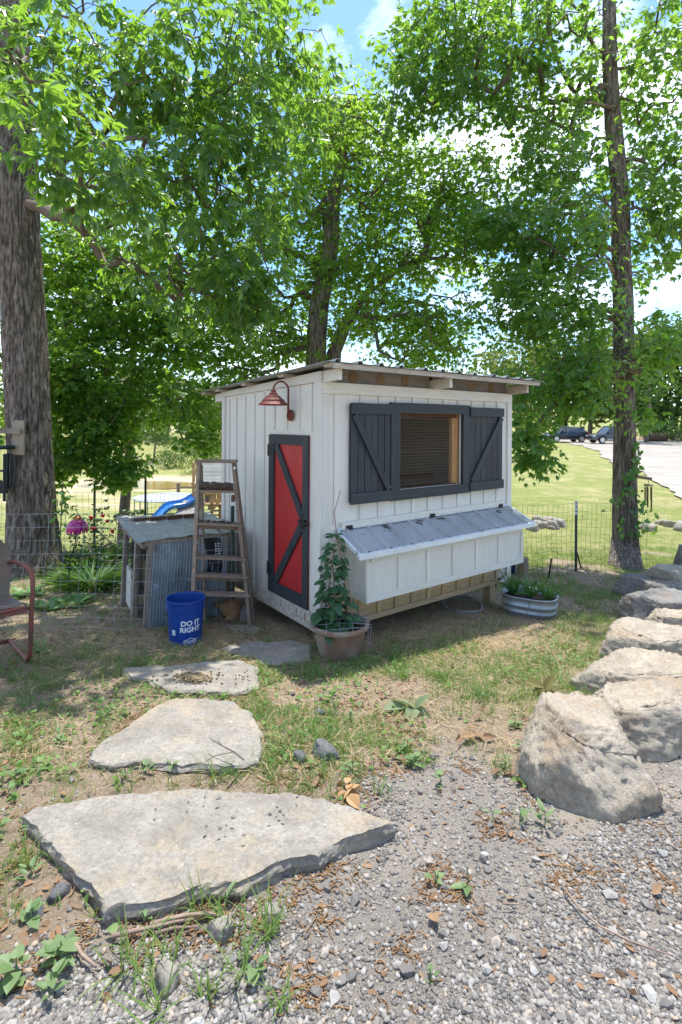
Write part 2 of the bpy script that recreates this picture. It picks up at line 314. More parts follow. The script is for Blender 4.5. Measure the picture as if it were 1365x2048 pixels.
# driveway: draped sheet over the lawn
DR = mat('driveway_gravel', (.33, .3, .26), (.26, .235, .2), 1.2, rough=.95, bump=.4, spots=((.4, .35, .28), .35, .45, .7), spots2=((.3, .28, .26), 9, .6, .7), var=0, bdist=.02, spec=.1)
DO = []
for i in range(len(DRIVE_P)):
    a, b_ = DRIVE_P[i], DRIVE_P[(i + 1) % len(DRIVE_P)]; k = max(1, int(np.linalg.norm(b_ - a) / .35))
    for j in range(k):
        q = a + (b_ - a) * j / k; w = .9 * (fbm(q[0], q[1], .35, 4) - .5) + .12 * (vn(q[0], q[1], 2.2, 6) - .5); DO.append((q[0] + w, q[1] - w * .6))
DO = np.array(DO); gx, gy = np.meshgrid(np.arange(9, 61, 1.), np.arange(13, 67, 1.)); ok = sdist(gx, gy, DO) > .3
from mathutils.geometry import delaunay_2d_cdt
cv, _, cf, _, _, _ = delaunay_2d_cdt([Vector(q) for q in DO] + [Vector(q) for q in zip(gx[ok], gy[ok])], [(k, (k + 1) % len(DO)) for k in range(len(DO))], [], 1, 1e-6)
kind(MB().add([(v.x, v.y, G(v.x, v.y) + .05) for v in cv], [tuple(f) for f in cf]).build('driveway', DR, smooth=True, fix=True), 'structure')
# ponds in the hollow
wm, wt, wb, wo = newmat('muddy_water'); wb.inputs['Base Color'].default_value = (.30, .19, .055, 1); wb.inputs['Roughness'].default_value = .12
wbp = wt.nodes.new('ShaderNodeBump'); wbp.inputs['Strength'].default_value = .08; wt.links.new(noise(wt, None, 30, 3), wbp.inputs['Height']); wt.links.new(wbp.outputs[0], wb.inputs['Normal'])
kind(MB().add([(-24.3 + 7.2 * math.cos(a), 62.5 + 4.6 * math.sin(a), -5.62) for a in np.linspace(0, 6.2832, 40)[:-1]], [tuple(range(39))]).build('pond', wm), 'structure')
# ------------------------------------------------------------------ stones
from mathutils import noise as mnoise
from mathutils.geometry import delaunay_2d_cdt
def rock_mesh(dim, seed=0, extra=(), n=26, cuts=11, rough=.05, flat_top=True, pw=10, fine=1.0):
    r = random.Random(seed); b = bmesh.new(); bmesh.ops.create_cube(b, size=2); bmesh.ops.subdivide_edges(b, edges=b.edges[:], cuts=n, use_grid_fill=True)
    pl = []
    for _ in range(cuts):
        v = Vector((r.gauss(0, 1), r.gauss(0, 1), abs(r.gauss(0, .35)))).normalized(); pl.append((v, r.uniform(.72, .95)))
    if flat_top: pl.append((Vector((r.gauss(0, .1), r.gauss(-.06, .06), 1)).normalized(), .7))
    pl += [(Vector(e_[0]).normalized(), e_[1]) for e_ in extra]
    o = Vector((seed * 3.7, seed * 1.9, seed * .7))
    for v in b.verts:
        p = v.co; k = (abs(p.x) ** pw + abs(p.y) ** pw + abs(p.z) ** pw) ** (1 / pw); p = p / k
        for nn, dd in pl:
            e = p.dot(nn) - dd
            if e > 0: p = p - nn * e
        q = Vector((p.x * dim[0], p.y * dim[1], p.z * dim[2])); dirn = p.normalized()
        h = mnoise.fractal(q * 3 + o, 1, 2, 3) * rough * .3 + mnoise.fractal(q * 24 + o, .7, 2, 5) * rough * .34 * fine
        v.co = q * .5 + dirn * h
    me = bpy.data.meshes.new('rock'); b.to_mesh(me); b.free(); return me
def stonemat(name, c1, c2, lich=(.6, .58, .53), dark=(.2, .18, .15), rust=(.36, .25, .15)):
    m, t, b, o = newmat(name); v = coords(t)
    n1 = noise(t, v, 5, 10, .65); col = mixc(t, ramp(t, n1, .36, .62), c1, c2)
    col = mixc(t, ramp(t, noise(t, v, 3, 5, .7), .52, .7), col, rust); col = mixc(t, ramp(t, noise(t, v, 9, 9, .78), .55, .7), col, dark)
    col = mixc(t, ramp(t, noise(t, v, 18, 6, .7), .63, .7), col, lich); col = mixc(t, ramp(t, noise(t, v, 55, 8, .75), .46, .62, 0, .55), col, tuple(x * .62 for x in c2)); col = mixc(t, ramp(t, noise(t, v, 130, 4, .7), .57, .7), col, dark); col = mixc(t, ramp(t, noise(t, v, 75, 5, .7), .62, .7), col, lich)
    t.links.new(col, b.inputs['Base Color']); b.inputs['Roughness'].default_value = .93; b.inputs['Specular IOR Level'].default_value = .15
    bp = t.nodes.new('ShaderNodeBump'); bp.inputs['Strength'].default_value = .9; bp.inputs['Distance'].default_value = .013
    t.links.new(noise(t, v, 42, 12, .75), bp.inputs['Height']); t.links.new(bp.outputs[0], b.inputs['Normal']); return m
STONE = stonemat('limestone', (.385, .35, .29), (.26, .235, .195), rust=(.42, .33, .22), lich=(.52, .5, .46))
STONE2 = stonemat('sandstone_boulder', (.47, .405, .31), (.335, .29, .225), dark=(.17, .15, .125))
STONEG = stonemat('grey_stone', (.27, .255, .23), (.19, .18, .165), lich=(.42, .4, .36), rust=(.28, .2, .12))
EXCL = []
def slab(label, outline, thick, seed, mt, tilt=0.):
    r = random.Random(seed); P = [gp(u, v, thick) for u, v in outline]; D = []
    for i in range(len(P)):
        a, b_ = P[i], P[(i + 1) % len(P)]; k = max(1, int((b_ - a).length / .018))
        for j in range(k):
            q = a.lerp(b_, j / k); w = .014 * (mnoise.noise(q * 9 + Vector((seed, 0, 0)))) + .009 * mnoise.noise(q * 40)
            D.append(Vector((q.x + w, q.y + w * .6, 0)))
    c = sum(D, Vector()) / len(D); n = len(D); m = MB(); rings = []
    zt = lambda x, y: G(x, y) + thick + .010 * mnoise.fractal(Vector((x * 4, y * 4, seed)), 1, 2, 4) + .007 * mnoise.fractal(Vector((x * 24, y * 24, seed)), .6, 2, 5)
    PA = np.array([(p.x, p.y) for p in D]); lo, hi = PA.min(0), PA.max(0); st = .022
    gx, gy = np.meshgrid(np.arange(lo[0], hi[0], st), np.arange(lo[1], hi[1], st)); gx = gx + rng.uniform(-.3, .3, gx.shape) * st; gy = gy + rng.uniform(-.3, .3, gy.shape) * st
    ok = sdist(gx, gy, PA) > .012; pts = [Vector((p.x, p.y)) for p in D] + [Vector((a, b_)) for a, b_ in zip(gx[ok], gy[ok])]
    cv, _, cf, _, _, _ = delaunay_2d_cdt(pts, [(k, (k + 1) % n) for k in range(n)], [], 1, 1e-6)
    m.add([(v.x, v.y, zt(v.x, v.y)) for v in cv], [tuple(f) for f in cf])
    rings.append([(p.x, p.y, zt(p.x, p.y) - .0005) for p in D])
    lf = lambda p: mnoise.noise(Vector((p.x * 7, p.y * 7, seed * 2.)))
    for q, (ex, fr) in enumerate(((.002, .1), (.006, .25), (.009, .45), (.008, .65), (.004, .85), (.008, 1.1), (.012, 1.7))):
        R_ = []
        for p in D:
            dv = (p - c).normalized(); w = ex * (1 + .8 * lf(p)) + .014 * mnoise.noise(Vector((p.x * 11, p.y * 11, fr * 2.2 + seed))) + .007 * mnoise.noise(Vector((p.x * 50, p.y * 50, fr * 9)))
            R_.append((p.x + dv.x * w, p.y + dv.y * w, zt(p.x, p.y) - thick * fr))
        rings.append(R_)
    V = [v for R_ in rings for v in R_]
    m.add(V, [(i * n + j, i * n + (j + 1) % n, (i + 1) * n + (j + 1) % n, (i + 1) * n + j) for i in range(len(rings) - 1) for j in range(n)])
    o = m.build('stepping_stone', mt, fix=True); tag(o, label, 'stepping stone', 'flat stones leading to the coop')
    EXCL.append(np.array([(p.x, p.y) for p in D])); return o
slab('largest flat grey stepping stone lying at the edge of the gravel', [(50, 1631), (76, 1617), (188, 1596), (328, 1582), (375, 1579), (516, 1588), (586, 1588), (698, 1611), (785, 1646), (762, 1658), (692, 1676), (662, 1691), (639, 1710), (563, 1720), (516, 1746), (475, 1766), (410, 1770), (328, 1800), (246, 1806), (220, 1816), (168, 1762), (88, 1670)], .05, 3, STONE)
slab('rounded grey middle stepping stone with a twig lying across it', [(178, 1520), (195, 1490), (262, 1448), (300, 1420), (350, 1399), (410, 1398), (464, 1402), (500, 1425), (518, 1455), (524, 1495), (515, 1520), (480, 1530), (440, 1535), (400, 1528), (350, 1530), (290, 1520), (230, 1528)], .036, 5, STONE)
slab('small flat stepping stone with brown feed pellets on top', [(246, 1338), (300, 1333), (360, 1332), (430, 1322), (480, 1320), (512, 1335), (516, 1372), (480, 1384), (400, 1384), (335, 1378), (300, 1360), (262, 1352)], .032, 8, STONE)
slab('shaded pale flat stone in front of the red door', [(440, 1296), (500, 1284), (580, 1281), (620, 1290), (618, 1318), (560, 1328), (520, 1326), (512, 1312), (470, 1308)], .02, 9, STONE)
def boulder(label, x, y, dim, seed, mt, rz=0, sink=.06, name='boulder', cat='boulder', group='boulders edging the gravel drive', **kw):
    me = rock_mesh(dim, seed, **kw); me.materials.append(mt)
    me.polygons.foreach_set('use_smooth', [True] * len(me.polygons))
    o = bpy.data.objects.new(name, me); COL.objects.link(o); o.location = (x, y, G(x, y) + dim[2] * .5 - sink); o.rotation_euler = (0, 0, rz)
    tag(o, label, cat, group)
    c, s = math.cos(rz), math.sin(rz); a, b = dim[0] * .42, dim[1] * .42
    EXCL.append(np.array([(x + i * a * c - j * b * s, y + i * a * s + j * b * c) for i, j in ((-1, -1), (1, -1), (1, 1), (-1, 1))])); return o
for q in ((1.13, 2.42, (.60, .60, .42), 2, STONE2, .25, .08, 'nearest big tan boulder with a steep rough front face'),
          (1.66, 2.84, (.76, .5, .32), 4, STONE2, .15, .06, 'pale flat topped boulder directly behind the nearest big boulder'),
          (2.02, 3.40, (.95, .5, .30), 6, STONE2, -.12, .08, 'long smooth pale boulder, third from the front of the row'),
          (2.46, 4.05, (.9, .54, .36), 7, STONE2, -.1, .08, 'tan boulder with a dark squared left end, fourth in the row'),
          (3.05, 4.62, (.85, .36, .3), 9, STONE2, -.1, .06, 'thin pale slab of rock beyond the fourth boulder'),
          (3.13, 5.06, (.8, .5, .40), 10, STONEG, .1, .06, 'grey brown weathered boulder with rusty underside in mid row'),
          (3.16, 5.5, (.36, .3, .22), 12, STONEG, .4, .04, 'small wedge of grey rock tucked left of the mid boulders'),
          (3.66, 5.75, (.75, .5, .36), 13, STONEG, 0., .06, 'grey lichen covered boulder behind the rusty one'),
          (3.62, 6.35, (.55, .4, .32), 14, STONEG, .5, .05, 'smooth rounded grey boulder near the tree at the far end'),
          (4.12, 6.4, (.72, .55, .42), 15, STONE2, -.2, .05, 'pale knobbly boulder with a ridge at the far end of the row'),
          (5.05, 7.4, (.55, .5, .6), 16, STONEG, .3, .08, 'dark pointed boulder standing at the right edge')):
    boulder(q[7], q[0], q[1], q[2], q[3], q[4], q[5], q[6], extra=(((-.25, -1, .8), .62), ((.9, -.5, .5), .75), ((-1, -.1, .7), .72)) if q[3] == 2 else ())
# border of small pale rocks on the lawn
for i in range(26):
    u = 1050 + i * 4.2 + random.uniform(-3, 3) if i < 17 else 1288 + (i - 17) * 11 + random.uniform(-4, 4)
    p = gp(u, random.uniform(1046, 1062)); s = random.uniform(.12, .3)
    boulder('small pale rock in the border along the lawn', p.x, p.y, (s * 1.3, s, s * .8), 40 + i, STONE, random.uniform(0, 3), .02, 'border_rock', 'rock', 'rocks bordering the lawn', n=4, rough=.04)
# ------------------------------------------------------------------ chicken coop (local frame: x along the window wall, y back along the door wall)
Z = CAMZ
coop = thing('chicken_coop', 'white board and batten chicken coop with red door and charcoal shutters', 'chicken coop', (COOP_C.x, COOP_C.y, 0), YAW)
CL, CDp = 2.63, 1.96; ZB = Z - 1.76
def roofz(y): return Z + .49 - (y + .3) * .045          # underside of the sheet
def part(name, mt, parent=coop, **k):
    def f(*a): return MB().box(*a).build(name, mt, parent, **k)
    return f
# walls
part('wall_panel', WHITE)(0, .873, 0, .018, ZB + .12, Z + .36)
part('wall_panel', WHITE)(1.767, CL, 0, .018, ZB + .12, Z + .36)
part('wall_panel', WHITE)(.873, 1.767, 0, .018, ZB + .12, Z - .61)
part('wall_panel', WHITE)(.873, 1.767, 0, .018, Z + .115, Z + .36)
part('skirt_panel', BAREZ)(.02, 2.44, .001, .019, ZB + .005, ZB + .119)
part('skirt_panel', WHITE)(2.44, CL, .001, .019, ZB + .005, ZB + .119)
MB().prism([(0, .018, ZB + .01), (0, CDp, ZB + .01), (0, CDp, roofz(CDp) - .03), (0, .018, roofz(0) - .03)], (.018, 0, 0)).build('wall_panel', WHITE, coop, fix=True)
MB().prism([(CL - .018, .018, ZB + .01), (CL - .018, CDp, ZB + .01), (CL - .018, CDp, roofz(CDp) - .03), (CL - .018, .018, roofz(0) - .03)], (.018, 0, 0)).build('wall_panel', WHITE, coop, fix=True)
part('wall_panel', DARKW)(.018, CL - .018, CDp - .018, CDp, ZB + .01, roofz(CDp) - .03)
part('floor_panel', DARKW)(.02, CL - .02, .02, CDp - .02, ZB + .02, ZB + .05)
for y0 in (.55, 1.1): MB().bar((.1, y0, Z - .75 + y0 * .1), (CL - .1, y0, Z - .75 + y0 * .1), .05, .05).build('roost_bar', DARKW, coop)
# front wall trim and battens (each a board of its own)
part('band_board', WHITEX)(-.004, CL + .004, -.022, -.001, Z + .262, Z + .358)
part('corner_board', WHITE)(-.004, .07, -.02, -.001, ZB, Z + .26)
part('corner_board', WHITE)(.13, .2, -.012, -.001, Z - .85, Z + .26)
part('corner_board', WHITE)(CL - .07, CL + .004, -.02, -.001, ZB + .001, Z + .26)
part('ledge_board', WHITEX)(.205, CL - .15, -.03, -.001, Z - .9, Z - .845)
part('sill_board', BAREX)(.0705, 2.44, -.018, -.001, ZB, ZB + .05)
part('sill_board', WHITEX)(2.441, CL - .0705, -.018, -.001, ZB, ZB + .05)
for s in (.43, .648, .862, 1.077, 1.295, 1.513, 1.732, 1.955, 2.172, 2.385):
    if s < .8 or s > 1.8: part('batten', WHITE)(s - .02, s + .02, -.013, -.001, Z + .2, Z + .261)
    else: part('batten', WHITE)(s - .02, s + .02, -.013, -.001, Z + .2085, Z + .261)
    part('batten', WHITE)(s - .02, s + .02, -.013, -.001, Z - .844, Z - .62)
    part('skirt_batten', BAREZ)(s - .02, s + .02, -.013, -.001, ZB + .051, Z - 1.46)
part('skirt_batten', BAREZ)(.205, .245, -.013, -.001, ZB + .051, Z - 1.46)
part('upper_skirt_panel', BAREZ)(.07, CL - .16, -.0009, -.0002, ZB + .1195, Z - 1.44)
# scribble on the sill at the right end
mk = MB()
for k in range(3):
    mk.tube([(2.40 + k * .028 + .02 * math.cos(a * 2 + k) + a * .008, -.0195, ZB + .045 + .018 * math.sin(a * 3 + k)) for a in np.linspace(0, 4.5, 14)], .0022, 4)
mk.build('ink_scribble', BLACK, coop)
# posts
for x, y in ((.06, .06), (2.36, .07), (.06, CDp - .06), (2.5, CDp - .06), (1.25, CDp - .06)):
    p = cw(x, y); MB().box(x - .045, x + .045, y - .045, y + .045, G(p.x, p.y) - .1, ZB + .012).build('post', BAREZ, coop)
# under-roof vents, rafters, roof
for a, b_ in ((.045, .62), (.622, 1.33), (1.37, 1.99), (1.992, 2.59)): part('vent_board', GREYV)(a, b_, .03, .045, Z + .3, Z + .49)
for s in (.36, .684, .994, 1.978, 2.315): MB().disc((s, .0296, Z + .42), (0, -1, 0), .052, 20, .004).build('vent_hole_cover', TANV, coop)
for s in (0.002, 1.332, 2.595):
    MB().prism([(s, -.235, roofz(-.235) - .125), (s, -.235, roofz(-.235) - .032), (s, 2.2, roofz(2.2) - .032), (s, 2.2, roofz(2.2) - .125)], (.036, 0, 0)).build('rafter', WHITEX if s < 2 else ROUGHW, coop, fix=True)
MB().prism([(-.022, -.02, roofz(0) - .115), (-.022, -.02, roofz(0) - .03), (-.022, CDp + .02, roofz(CDp) - .03), (-.022, CDp + .02, roofz(CDp) - .085)], (.021, 0, 0)).build('rake_board', WHITEX, coop, fix=True)
def purlin(y, w=.09, m_=FASC): MB().prism([(-.11, y, roofz(y) - .03), (CL + .14, y, roofz(y) - .03), (CL + .14, y, roofz(y) - .001), (-.11, y, roofz(y) - .001)], (0, w, -w * .045)).build('purlin', m_, coop, fix=True)
purlin(-.29, .1); purlin(.45); purlin(1.2); purlin(1.85); purlin(2.25, .1)
MB().box(-.1, CL + .12, -.295, -.2902, roofz(-.29) - .045, roofz(-.29) - .002).build('fascia_board', FASC, coop)
roof_top = thing  # (the sheet is a part of the coop)
def corr(x0, x1, fz, y0, y1, pitch, h, w=.05, t=.0025):
    m = MB(); X = [x0]; H = [0.]
    x = x0 + pitch * .35
    while x < x1 - w:
        for dx, hh in ((-w / 2, 0), (-w / 4, h), (w / 4, h), (w / 2, 0)): X.append(x + dx); H.append(hh)
        x += pitch
    X.append(x1); H.append(0.); n = len(X); P = []
    for k in (0, t):
        for y in (y0, y1): P += [(a, y, fz(y) + b_ + k) for a, b_ in zip(X, H)]
    q = lambda i, k: k * n + i
    Fc = [(q(i, 0), q(i, 1), q(i + 1, 1), q(i + 1, 0)) for i in range(n - 1)] + [(q(i, 2), q(i + 1, 2), q(i + 1, 3), q(i, 3)) for i in range(n - 1)] + [(q(i, 0), q(i + 1, 0), q(i + 1, 2), q(i, 2)) for i in range(n - 1)] + [(q(i, 1), q(i, 3), q(i + 1, 3), q(i + 1, 1)) for i in range(n - 1)]
    return m.add(P, Fc)
for a, b_ in ((-.145, .86), (.84, 1.84), (1.82, 2.8)): corr(a, b_, lambda y: roofz(y) + .001 + a * .0015, -.32, 2.42, .228, .022, .06).build('roof_sheet', GALV, coop)
# door wall
LB = lambda name, mt, y0, y1, z0, z1, d=.013: MB().box(-d, -.0008, y0, y1, z0, z1).build(name, mt, coop)
LB('corner_board', WHITE, -.02, .085, ZB, roofz(0) - .116, .02)
LB('corner_board', WHITE, CDp - .07, CDp, ZB, roofz(CDp) - .09, .02)
for y in (.992, 1.203, 1.409, 1.62, 1.80): LB('batten', WHITE, y - .019, y + .019, ZB + .05, roofz(y) - .117)
for y in (.79, .559, .344, .15): LB('batten', WHITE, y - .019, y + .019, Z - .054, roofz(y) - .117)
LB('door_casing', WHITE, .0855, .142, Z - 1.6, Z - .055, .017); LB('door_casing', WHITE, .828, .88, Z - 1.6, Z - .055, .017); LB('door_casing', WHITEX, .143, .827, Z - .094, Z - .054, .017)
LB('sill_board', WHITE, .086, CDp - .071, ZB, ZB + .049, .017); LB('sill_board', WHITE, .142, .88, Z - 1.64, Z - 1.602, .015)
for y in (.24, .38, .52, .66, .80, .86): LB('skirt_batten', WHITE, y - .017, y + .017, ZB + .05, Z - 1.641)
# door
door = MB().box(-.022, -.0015, .144, .826, Z - 1.598, Z - .098).build('door', REDP, coop)
D_ = lambda y0, y1, z0, z1: MB().box(-.042, -.0225, y0, y1, z0, z1).build('door_frame_board', CHAR, door)
D_(.1445, .225, Z - 1.597, Z - .099); D_(.735, .8255, Z - 1.597, Z - .099); D_(.2255, .7345, Z - .185, Z - .099); D_(.2255, .7345, Z - 1.597, Z - 1.49)
for p, q in (((-.0325, .70, Z - .19), (-.0325, .225, Z - .82)), ((-.0325, .225, Z - .86), (-.0325, .70, Z - 1.485))):
    MB().bar(p, q, .019, .075, (0, 0, 1)).build('door_brace', CHAR, door)
for z in (Z - .25, Z - 1.385):
    h = MB().box(-.046, -.043, .76, .822, z - .05, z + .05).box(-.024, -.019, .832, .88, z - .055, z + .055); h.tube([(-.047, .827, z - .055), (-.047, .827, z + .055)], .007, 8); h.build('hinge', IRON, door)
l = MB().box(-.05, -.043, .13, .27, Z - .862, Z - .838).tube([(-.06, .26, Z - .85), (-.06, .2, Z - .845), (-.06, .12, Z - .855)], .009, 8).box(-.066, -.043, .16, .19, Z - .875, Z - .825)
l.tube([(-.058, .2 + .018 * math.cos(a), Z - .885 + .018 * math.sin(a)) for a in np.linspace(0, 6.3, 12)], .004, 6); l.build('latch', IRON, door)
# window frame, opening, wire
for a in ((.756, 1.869, Z + .1155, Z + .208), (.756, 1.869, Z - .705, Z - .6105)): MB().box(a[0], a[1], -.045, -.0135, a[2], a[3]).build('window_frame_board', CHARX, coop)
MB().box(.757, .8725, -.042, -.0135, Z - .61, Z + .115).build('window_frame_board', CHAR, coop); MB().box(1.7675, 1.868, -.042, -.0135, Z - .61, Z + .115).build('window_frame_board', CHAR, coop)
part('window_stud', PINE)(1.672, 1.766, .03, .07, Z - .75, Z + .3); part('window_stud', PINE)(.85, .872, .02, .11, Z - .75, Z + .3)
part('window_stud', PINE)(1.62, 1.66, .022, .11, Z - .75, Z + .3) if False else None
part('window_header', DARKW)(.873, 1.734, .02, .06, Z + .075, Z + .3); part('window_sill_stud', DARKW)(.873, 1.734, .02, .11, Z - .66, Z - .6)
hx = MB(); ax = .034; hh = ax * 2 / math.sqrt(3)
def hexw(x, z): return (x, .022 + .006 * math.sin(x * 9) * math.sin(z * 7), z)
segs = set()
for r_ in range(24):
    for c_ in range(28):
        cx = .86 + c_ * ax + (r_ % 2) * ax / 2; cz = Z - .575 + r_ * hh * .75
        if cx > 1.68 or cz > Z + .06: continue
        P = [(round(cx + a_, 4), round(cz + b_, 4)) for a_, b_ in ((ax / 2, -hh / 4), (ax / 2, hh / 4), (0, hh / 2), (-ax / 2, hh / 4))]
        for i in range(3): segs.add((P[i], P[i + 1]))
for a_, b_ in segs: hx.bar(hexw(*a_), hexw(*b_), .0018, .0018)
for zz in (Z - .58, Z - .26, Z + .065): hx.tube([(x, .02 + .004 * math.sin(x * 20), zz + .006 * math.sin(x * 6 + zz)) for x in np.linspace(.86, 1.69, 20)], .0011, 4)
hx.build('chicken_wire', WIREG, coop)
# shutters
def shutter(x0, x1, n, flip):
    base = MB().box(x0, x1, -.016, -.0138, Z - .68, Z + .18).build('shutter', CHAR, coop); w = (x1 - x0) / n
    for k in range(n):
        g_ = .003 + .002 * (k % 3); dz = random.uniform(-.006, .006)
        MB().box(x0 + k * w + g_, x0 + (k + 1) * w - .001, -.035, -.0162, Z - .685 + dz, Z + .18 + dz).build('plank', CHAR, base)
    for z0, z1 in ((Z + .095, Z + .19), (Z - .695, Z - .60)): MB().box(x0 - .004, x1 + .001, -.058, -.0355, z0, z1).build('rail', CHARX, base)
    a, b_ = (x0 + .03, x1 - .03) if not flip else (x1 - .03, x0 + .03)
    MB().bar((a, -.0465, Z + .085), (b_, -.0465, Z - .59), .021, .06).build('brace', CHAR, base)
shutter(.288, .754, 6, False); shutter(1.872, 2.438, 6, True)
# nest box
NX0, NX1, ND = .268, 2.455, -.285; nb = MB(); NZ0, NZF, NZR = Z - 1.475, Z - 1.085, Z - .945
def ntop(y): return NZR + (NZF - NZR) * (y / ND)
nest = MB().box(NX0 + .01, NX1 - .01, ND + .01, -.005, NZ0 + .006, NZ0 + .02).build('nest_box', WHITEX, coop)
MB().box(NX0, NX1, ND, ND + .012, NZ0, NZF - .004).build('front_panel', WHITE, nest)
for x in (NX0, NX1 - .012): MB().prism([(x, ND + .0125, NZ0), (x, -.001, NZ0), (x, -.001, ntop(0) - .004), (x, ND + .0125, NZF - .004)], (.012, 0, 0)).build('side_panel', WHITE, nest, fix=True)
MB().box(NX0 - .008, NX1 + .008, ND - .012, ND - .0005, NZ0 - .002, NZ0 + .05).build('bottom_rail', WHITEX, nest)
MB().box(NX0 + .04, NX1 - .04, ND - .011, ND - .0005, NZF - .055, NZF - .006).build('top_rail', WHITEX, nest)
for x in (NX0 + .021, .635, .99, 1.335, 1.68, 2.04, NX1 - .02): MB().box(x - .02, x + .02, ND - .0115, ND - .0006, NZ0 + .0505, NZF - .0555).build('batten', WHITE, nest)
for y in (ND + .02, -.09): MB().box(NX0 - .011, NX0 - .0005, y - .03, y + .02, NZ0 + .0505, ntop(y) - .02).build('batten', WHITE, nest)
MB().box(NX0 - .0105, NX0 - .0005, ND + .001, -.002, NZ0 - .002, NZ0 + .05).build('bottom_rail', WHITEX, nest)
LX0, LX1, LYF = .145, 2.60, -.35; lz = lambda y: Z - .91 + (.155 / .35) * y
lid = corr(LX0 + .02, LX1 - .02, lambda y: lz(y), LYF + .015, -.012, .245, .024, .045).build('nest_box_lid', LIDM, coop)
t_ = .03
MB().prism([(LX0, LYF, lz(LYF) - .028), (LX0, LYF, lz(LYF) + .012), (LX1, LYF, lz(LYF) + .012), (LX1, LYF, lz(LYF) - .028)], (0, .022, .008)).build('lid_edge_trim', TRIMM, lid, fix=True)
for x in (LX0, LX1 - .024): MB().prism([(x, LYF + .023, lz(LYF + .023) - .02), (x, LYF + .023, lz(LYF + .023) + .012), (x, -.005, lz(-.005) + .012), (x, -.005, lz(-.005) - .02)], (.024, 0, 0)).build('lid_edge_trim', TRIMM, lid, fix=True)
MB().prism([(LX0 + .0245, -.03, lz(-.03) + .016), (LX0 + .0245, -.006, lz(-.006) + .018), (LX1 - .0245, -.006, lz(-.006) + .018), (LX1 - .0245, -.03, lz(-.03) + .016)], (0, 0, .004)).build('lid_flashing', TRIMM, lid, fix=True)
for x in (.28, 1.32, 2.42):
    MB().box(x - .035, x + .035, -.036, -.031, Z - .9, Z - .875).tube([(x - .04, -.034, Z - .905), (x + .04, -.034, Z - .905)], .007, 6).build('hinge', IRON, lid)
sc_me = MB().lathe([(0, .004), (.005, .003), (.006, 0)], 8).build('screw', IRON, lid); sc_me.location = (.36, -.3, lz(-.3) + .003)
for k in range(1, 18):
    x = .36 + (k // 2) * .245 + .02; y = (-.3, -.1)[k % 2]
    if x < 2.55: inst('screw', sc_me.data, lid, (x, y, lz(y) + .003))
DEBR = mat('leaf_debris', (.05, .035, .025), (.09, .06, .04), 30, rough=.95, bump=.5)
for k in range(9):
    x = random.choice([.3, .62, 1.1, 1.28, 1.36, 1.9, 2.3, 2.5]) + random.uniform(-.05, .05); y = random.uniform(-.09, -.04); a = random.uniform(-.6, .6)
    MB().bar((x, y, lz(y) + .011), (x + .06 * math.cos(a), y - .05 * abs(math.sin(a)) - .01, lz(y - .05 * abs(math.sin(a)) - .01) + .011), .012, .006).build('leaf_debris', DEBR, lid)
# ------------------------------------------------------------------ gooseneck lamp
lampr = thing('gooseneck_lamp', 'rusty red gooseneck barn lamp above the red door', 'wall lamp', cw(0, .46, Z + .08), YAW)
MB().tube([(-.0205, 0, 0), (-.034, 0, 0), (-.04, 0, 0)], [.052, .05, .03], 20).tube([(-.036, 0, .0), (-.05, 0, .005)], .022, 12).build('mount_plate', RUST, lampr, smooth=False)
MB().tube([(-.045, 0, .0), (-.045, 0, .2)] + [(-.1225 + .0775 * math.cos(a), 0, .225 + .0775 * math.sin(a)) for a in np.linspace(0, math.pi, 14)] + [(-.2, 0, .2)], .0085, 10).build('arm', RUST, lampr, smooth=True)
MB().lathe([(.0, .225), (.022, .222), (.024, .2), (.036, .195), (.04, .18), (.06, .168), (.075, .15), (.098, .135), (.1, .12), (.105, .118), (.132, .095), (.134, .088), (.128, .088), (.1, .112), (.05, .155), (0, .165)], 28, (-.2, 0, 0)).build('shade', RUST, lampr, smooth=False)
# ------------------------------------------------------------------ bucket
BLUE = mat('blue_plastic', (.006, .05, .26), (.005, .042, .22), 5, rough=.38, bump=.05, spots=((.1, .16, .38), 20, .66, .74), spec=.5, var=0)
PRINT = mat('white_print', (.78, .8, .82), (.7, .72, .74), 20, rough=.5, bump=0, spots=((.02, .06, .3), 60, .72, .76), var=0)
p = gp(371, 1284); BZ = G(p.x, p.y)
bucket = thing('bucket', 'blue plastic bucket with white lettering standing before the ladder', 'bucket', (p.x, p.y, BZ))
br = lambda z: .13 + .024 * z / .37
prof = [(0, .006), (.124, .006), (.13, .0), (br(.02), .02), (br(.285), .285), (br(.29) + .007, .29), (br(.3) + .007, .3), (br(.302), .303), (br(.315), .316), (br(.317) + .006, .318), (br(.325) + .006, .326), (br(.327), .329), (br(.342), .342), (br(.343) + .006, .344), (br(.35) + .006, .35), (br(.352), .353), (br(.364), .364), (br(.366) + .008, .365), (br(.38) + .008, .377), (br(.38) - .004, .38), (br(.36) - .006, .36), (br(.02) - .006, .014), (0, .012)]
MB().lathe(prof, 48).build('body', BLUE, bucket, smooth=True).modifiers.new('e', 'EDGE_SPLIT').split_angle = R(28)
view = math.atan2(-p.y, -p.x)          # direction from the bucket towards the viewer
def wrap(me_v, ang, z0):
    out_ = []
    for x, y in me_v:
        z = z0 + y; r_ = br(z) + .0012; a = view + ang + x / r_; out_.append((r_ * math.cos(a), r_ * math.sin(a), z))
    return out_
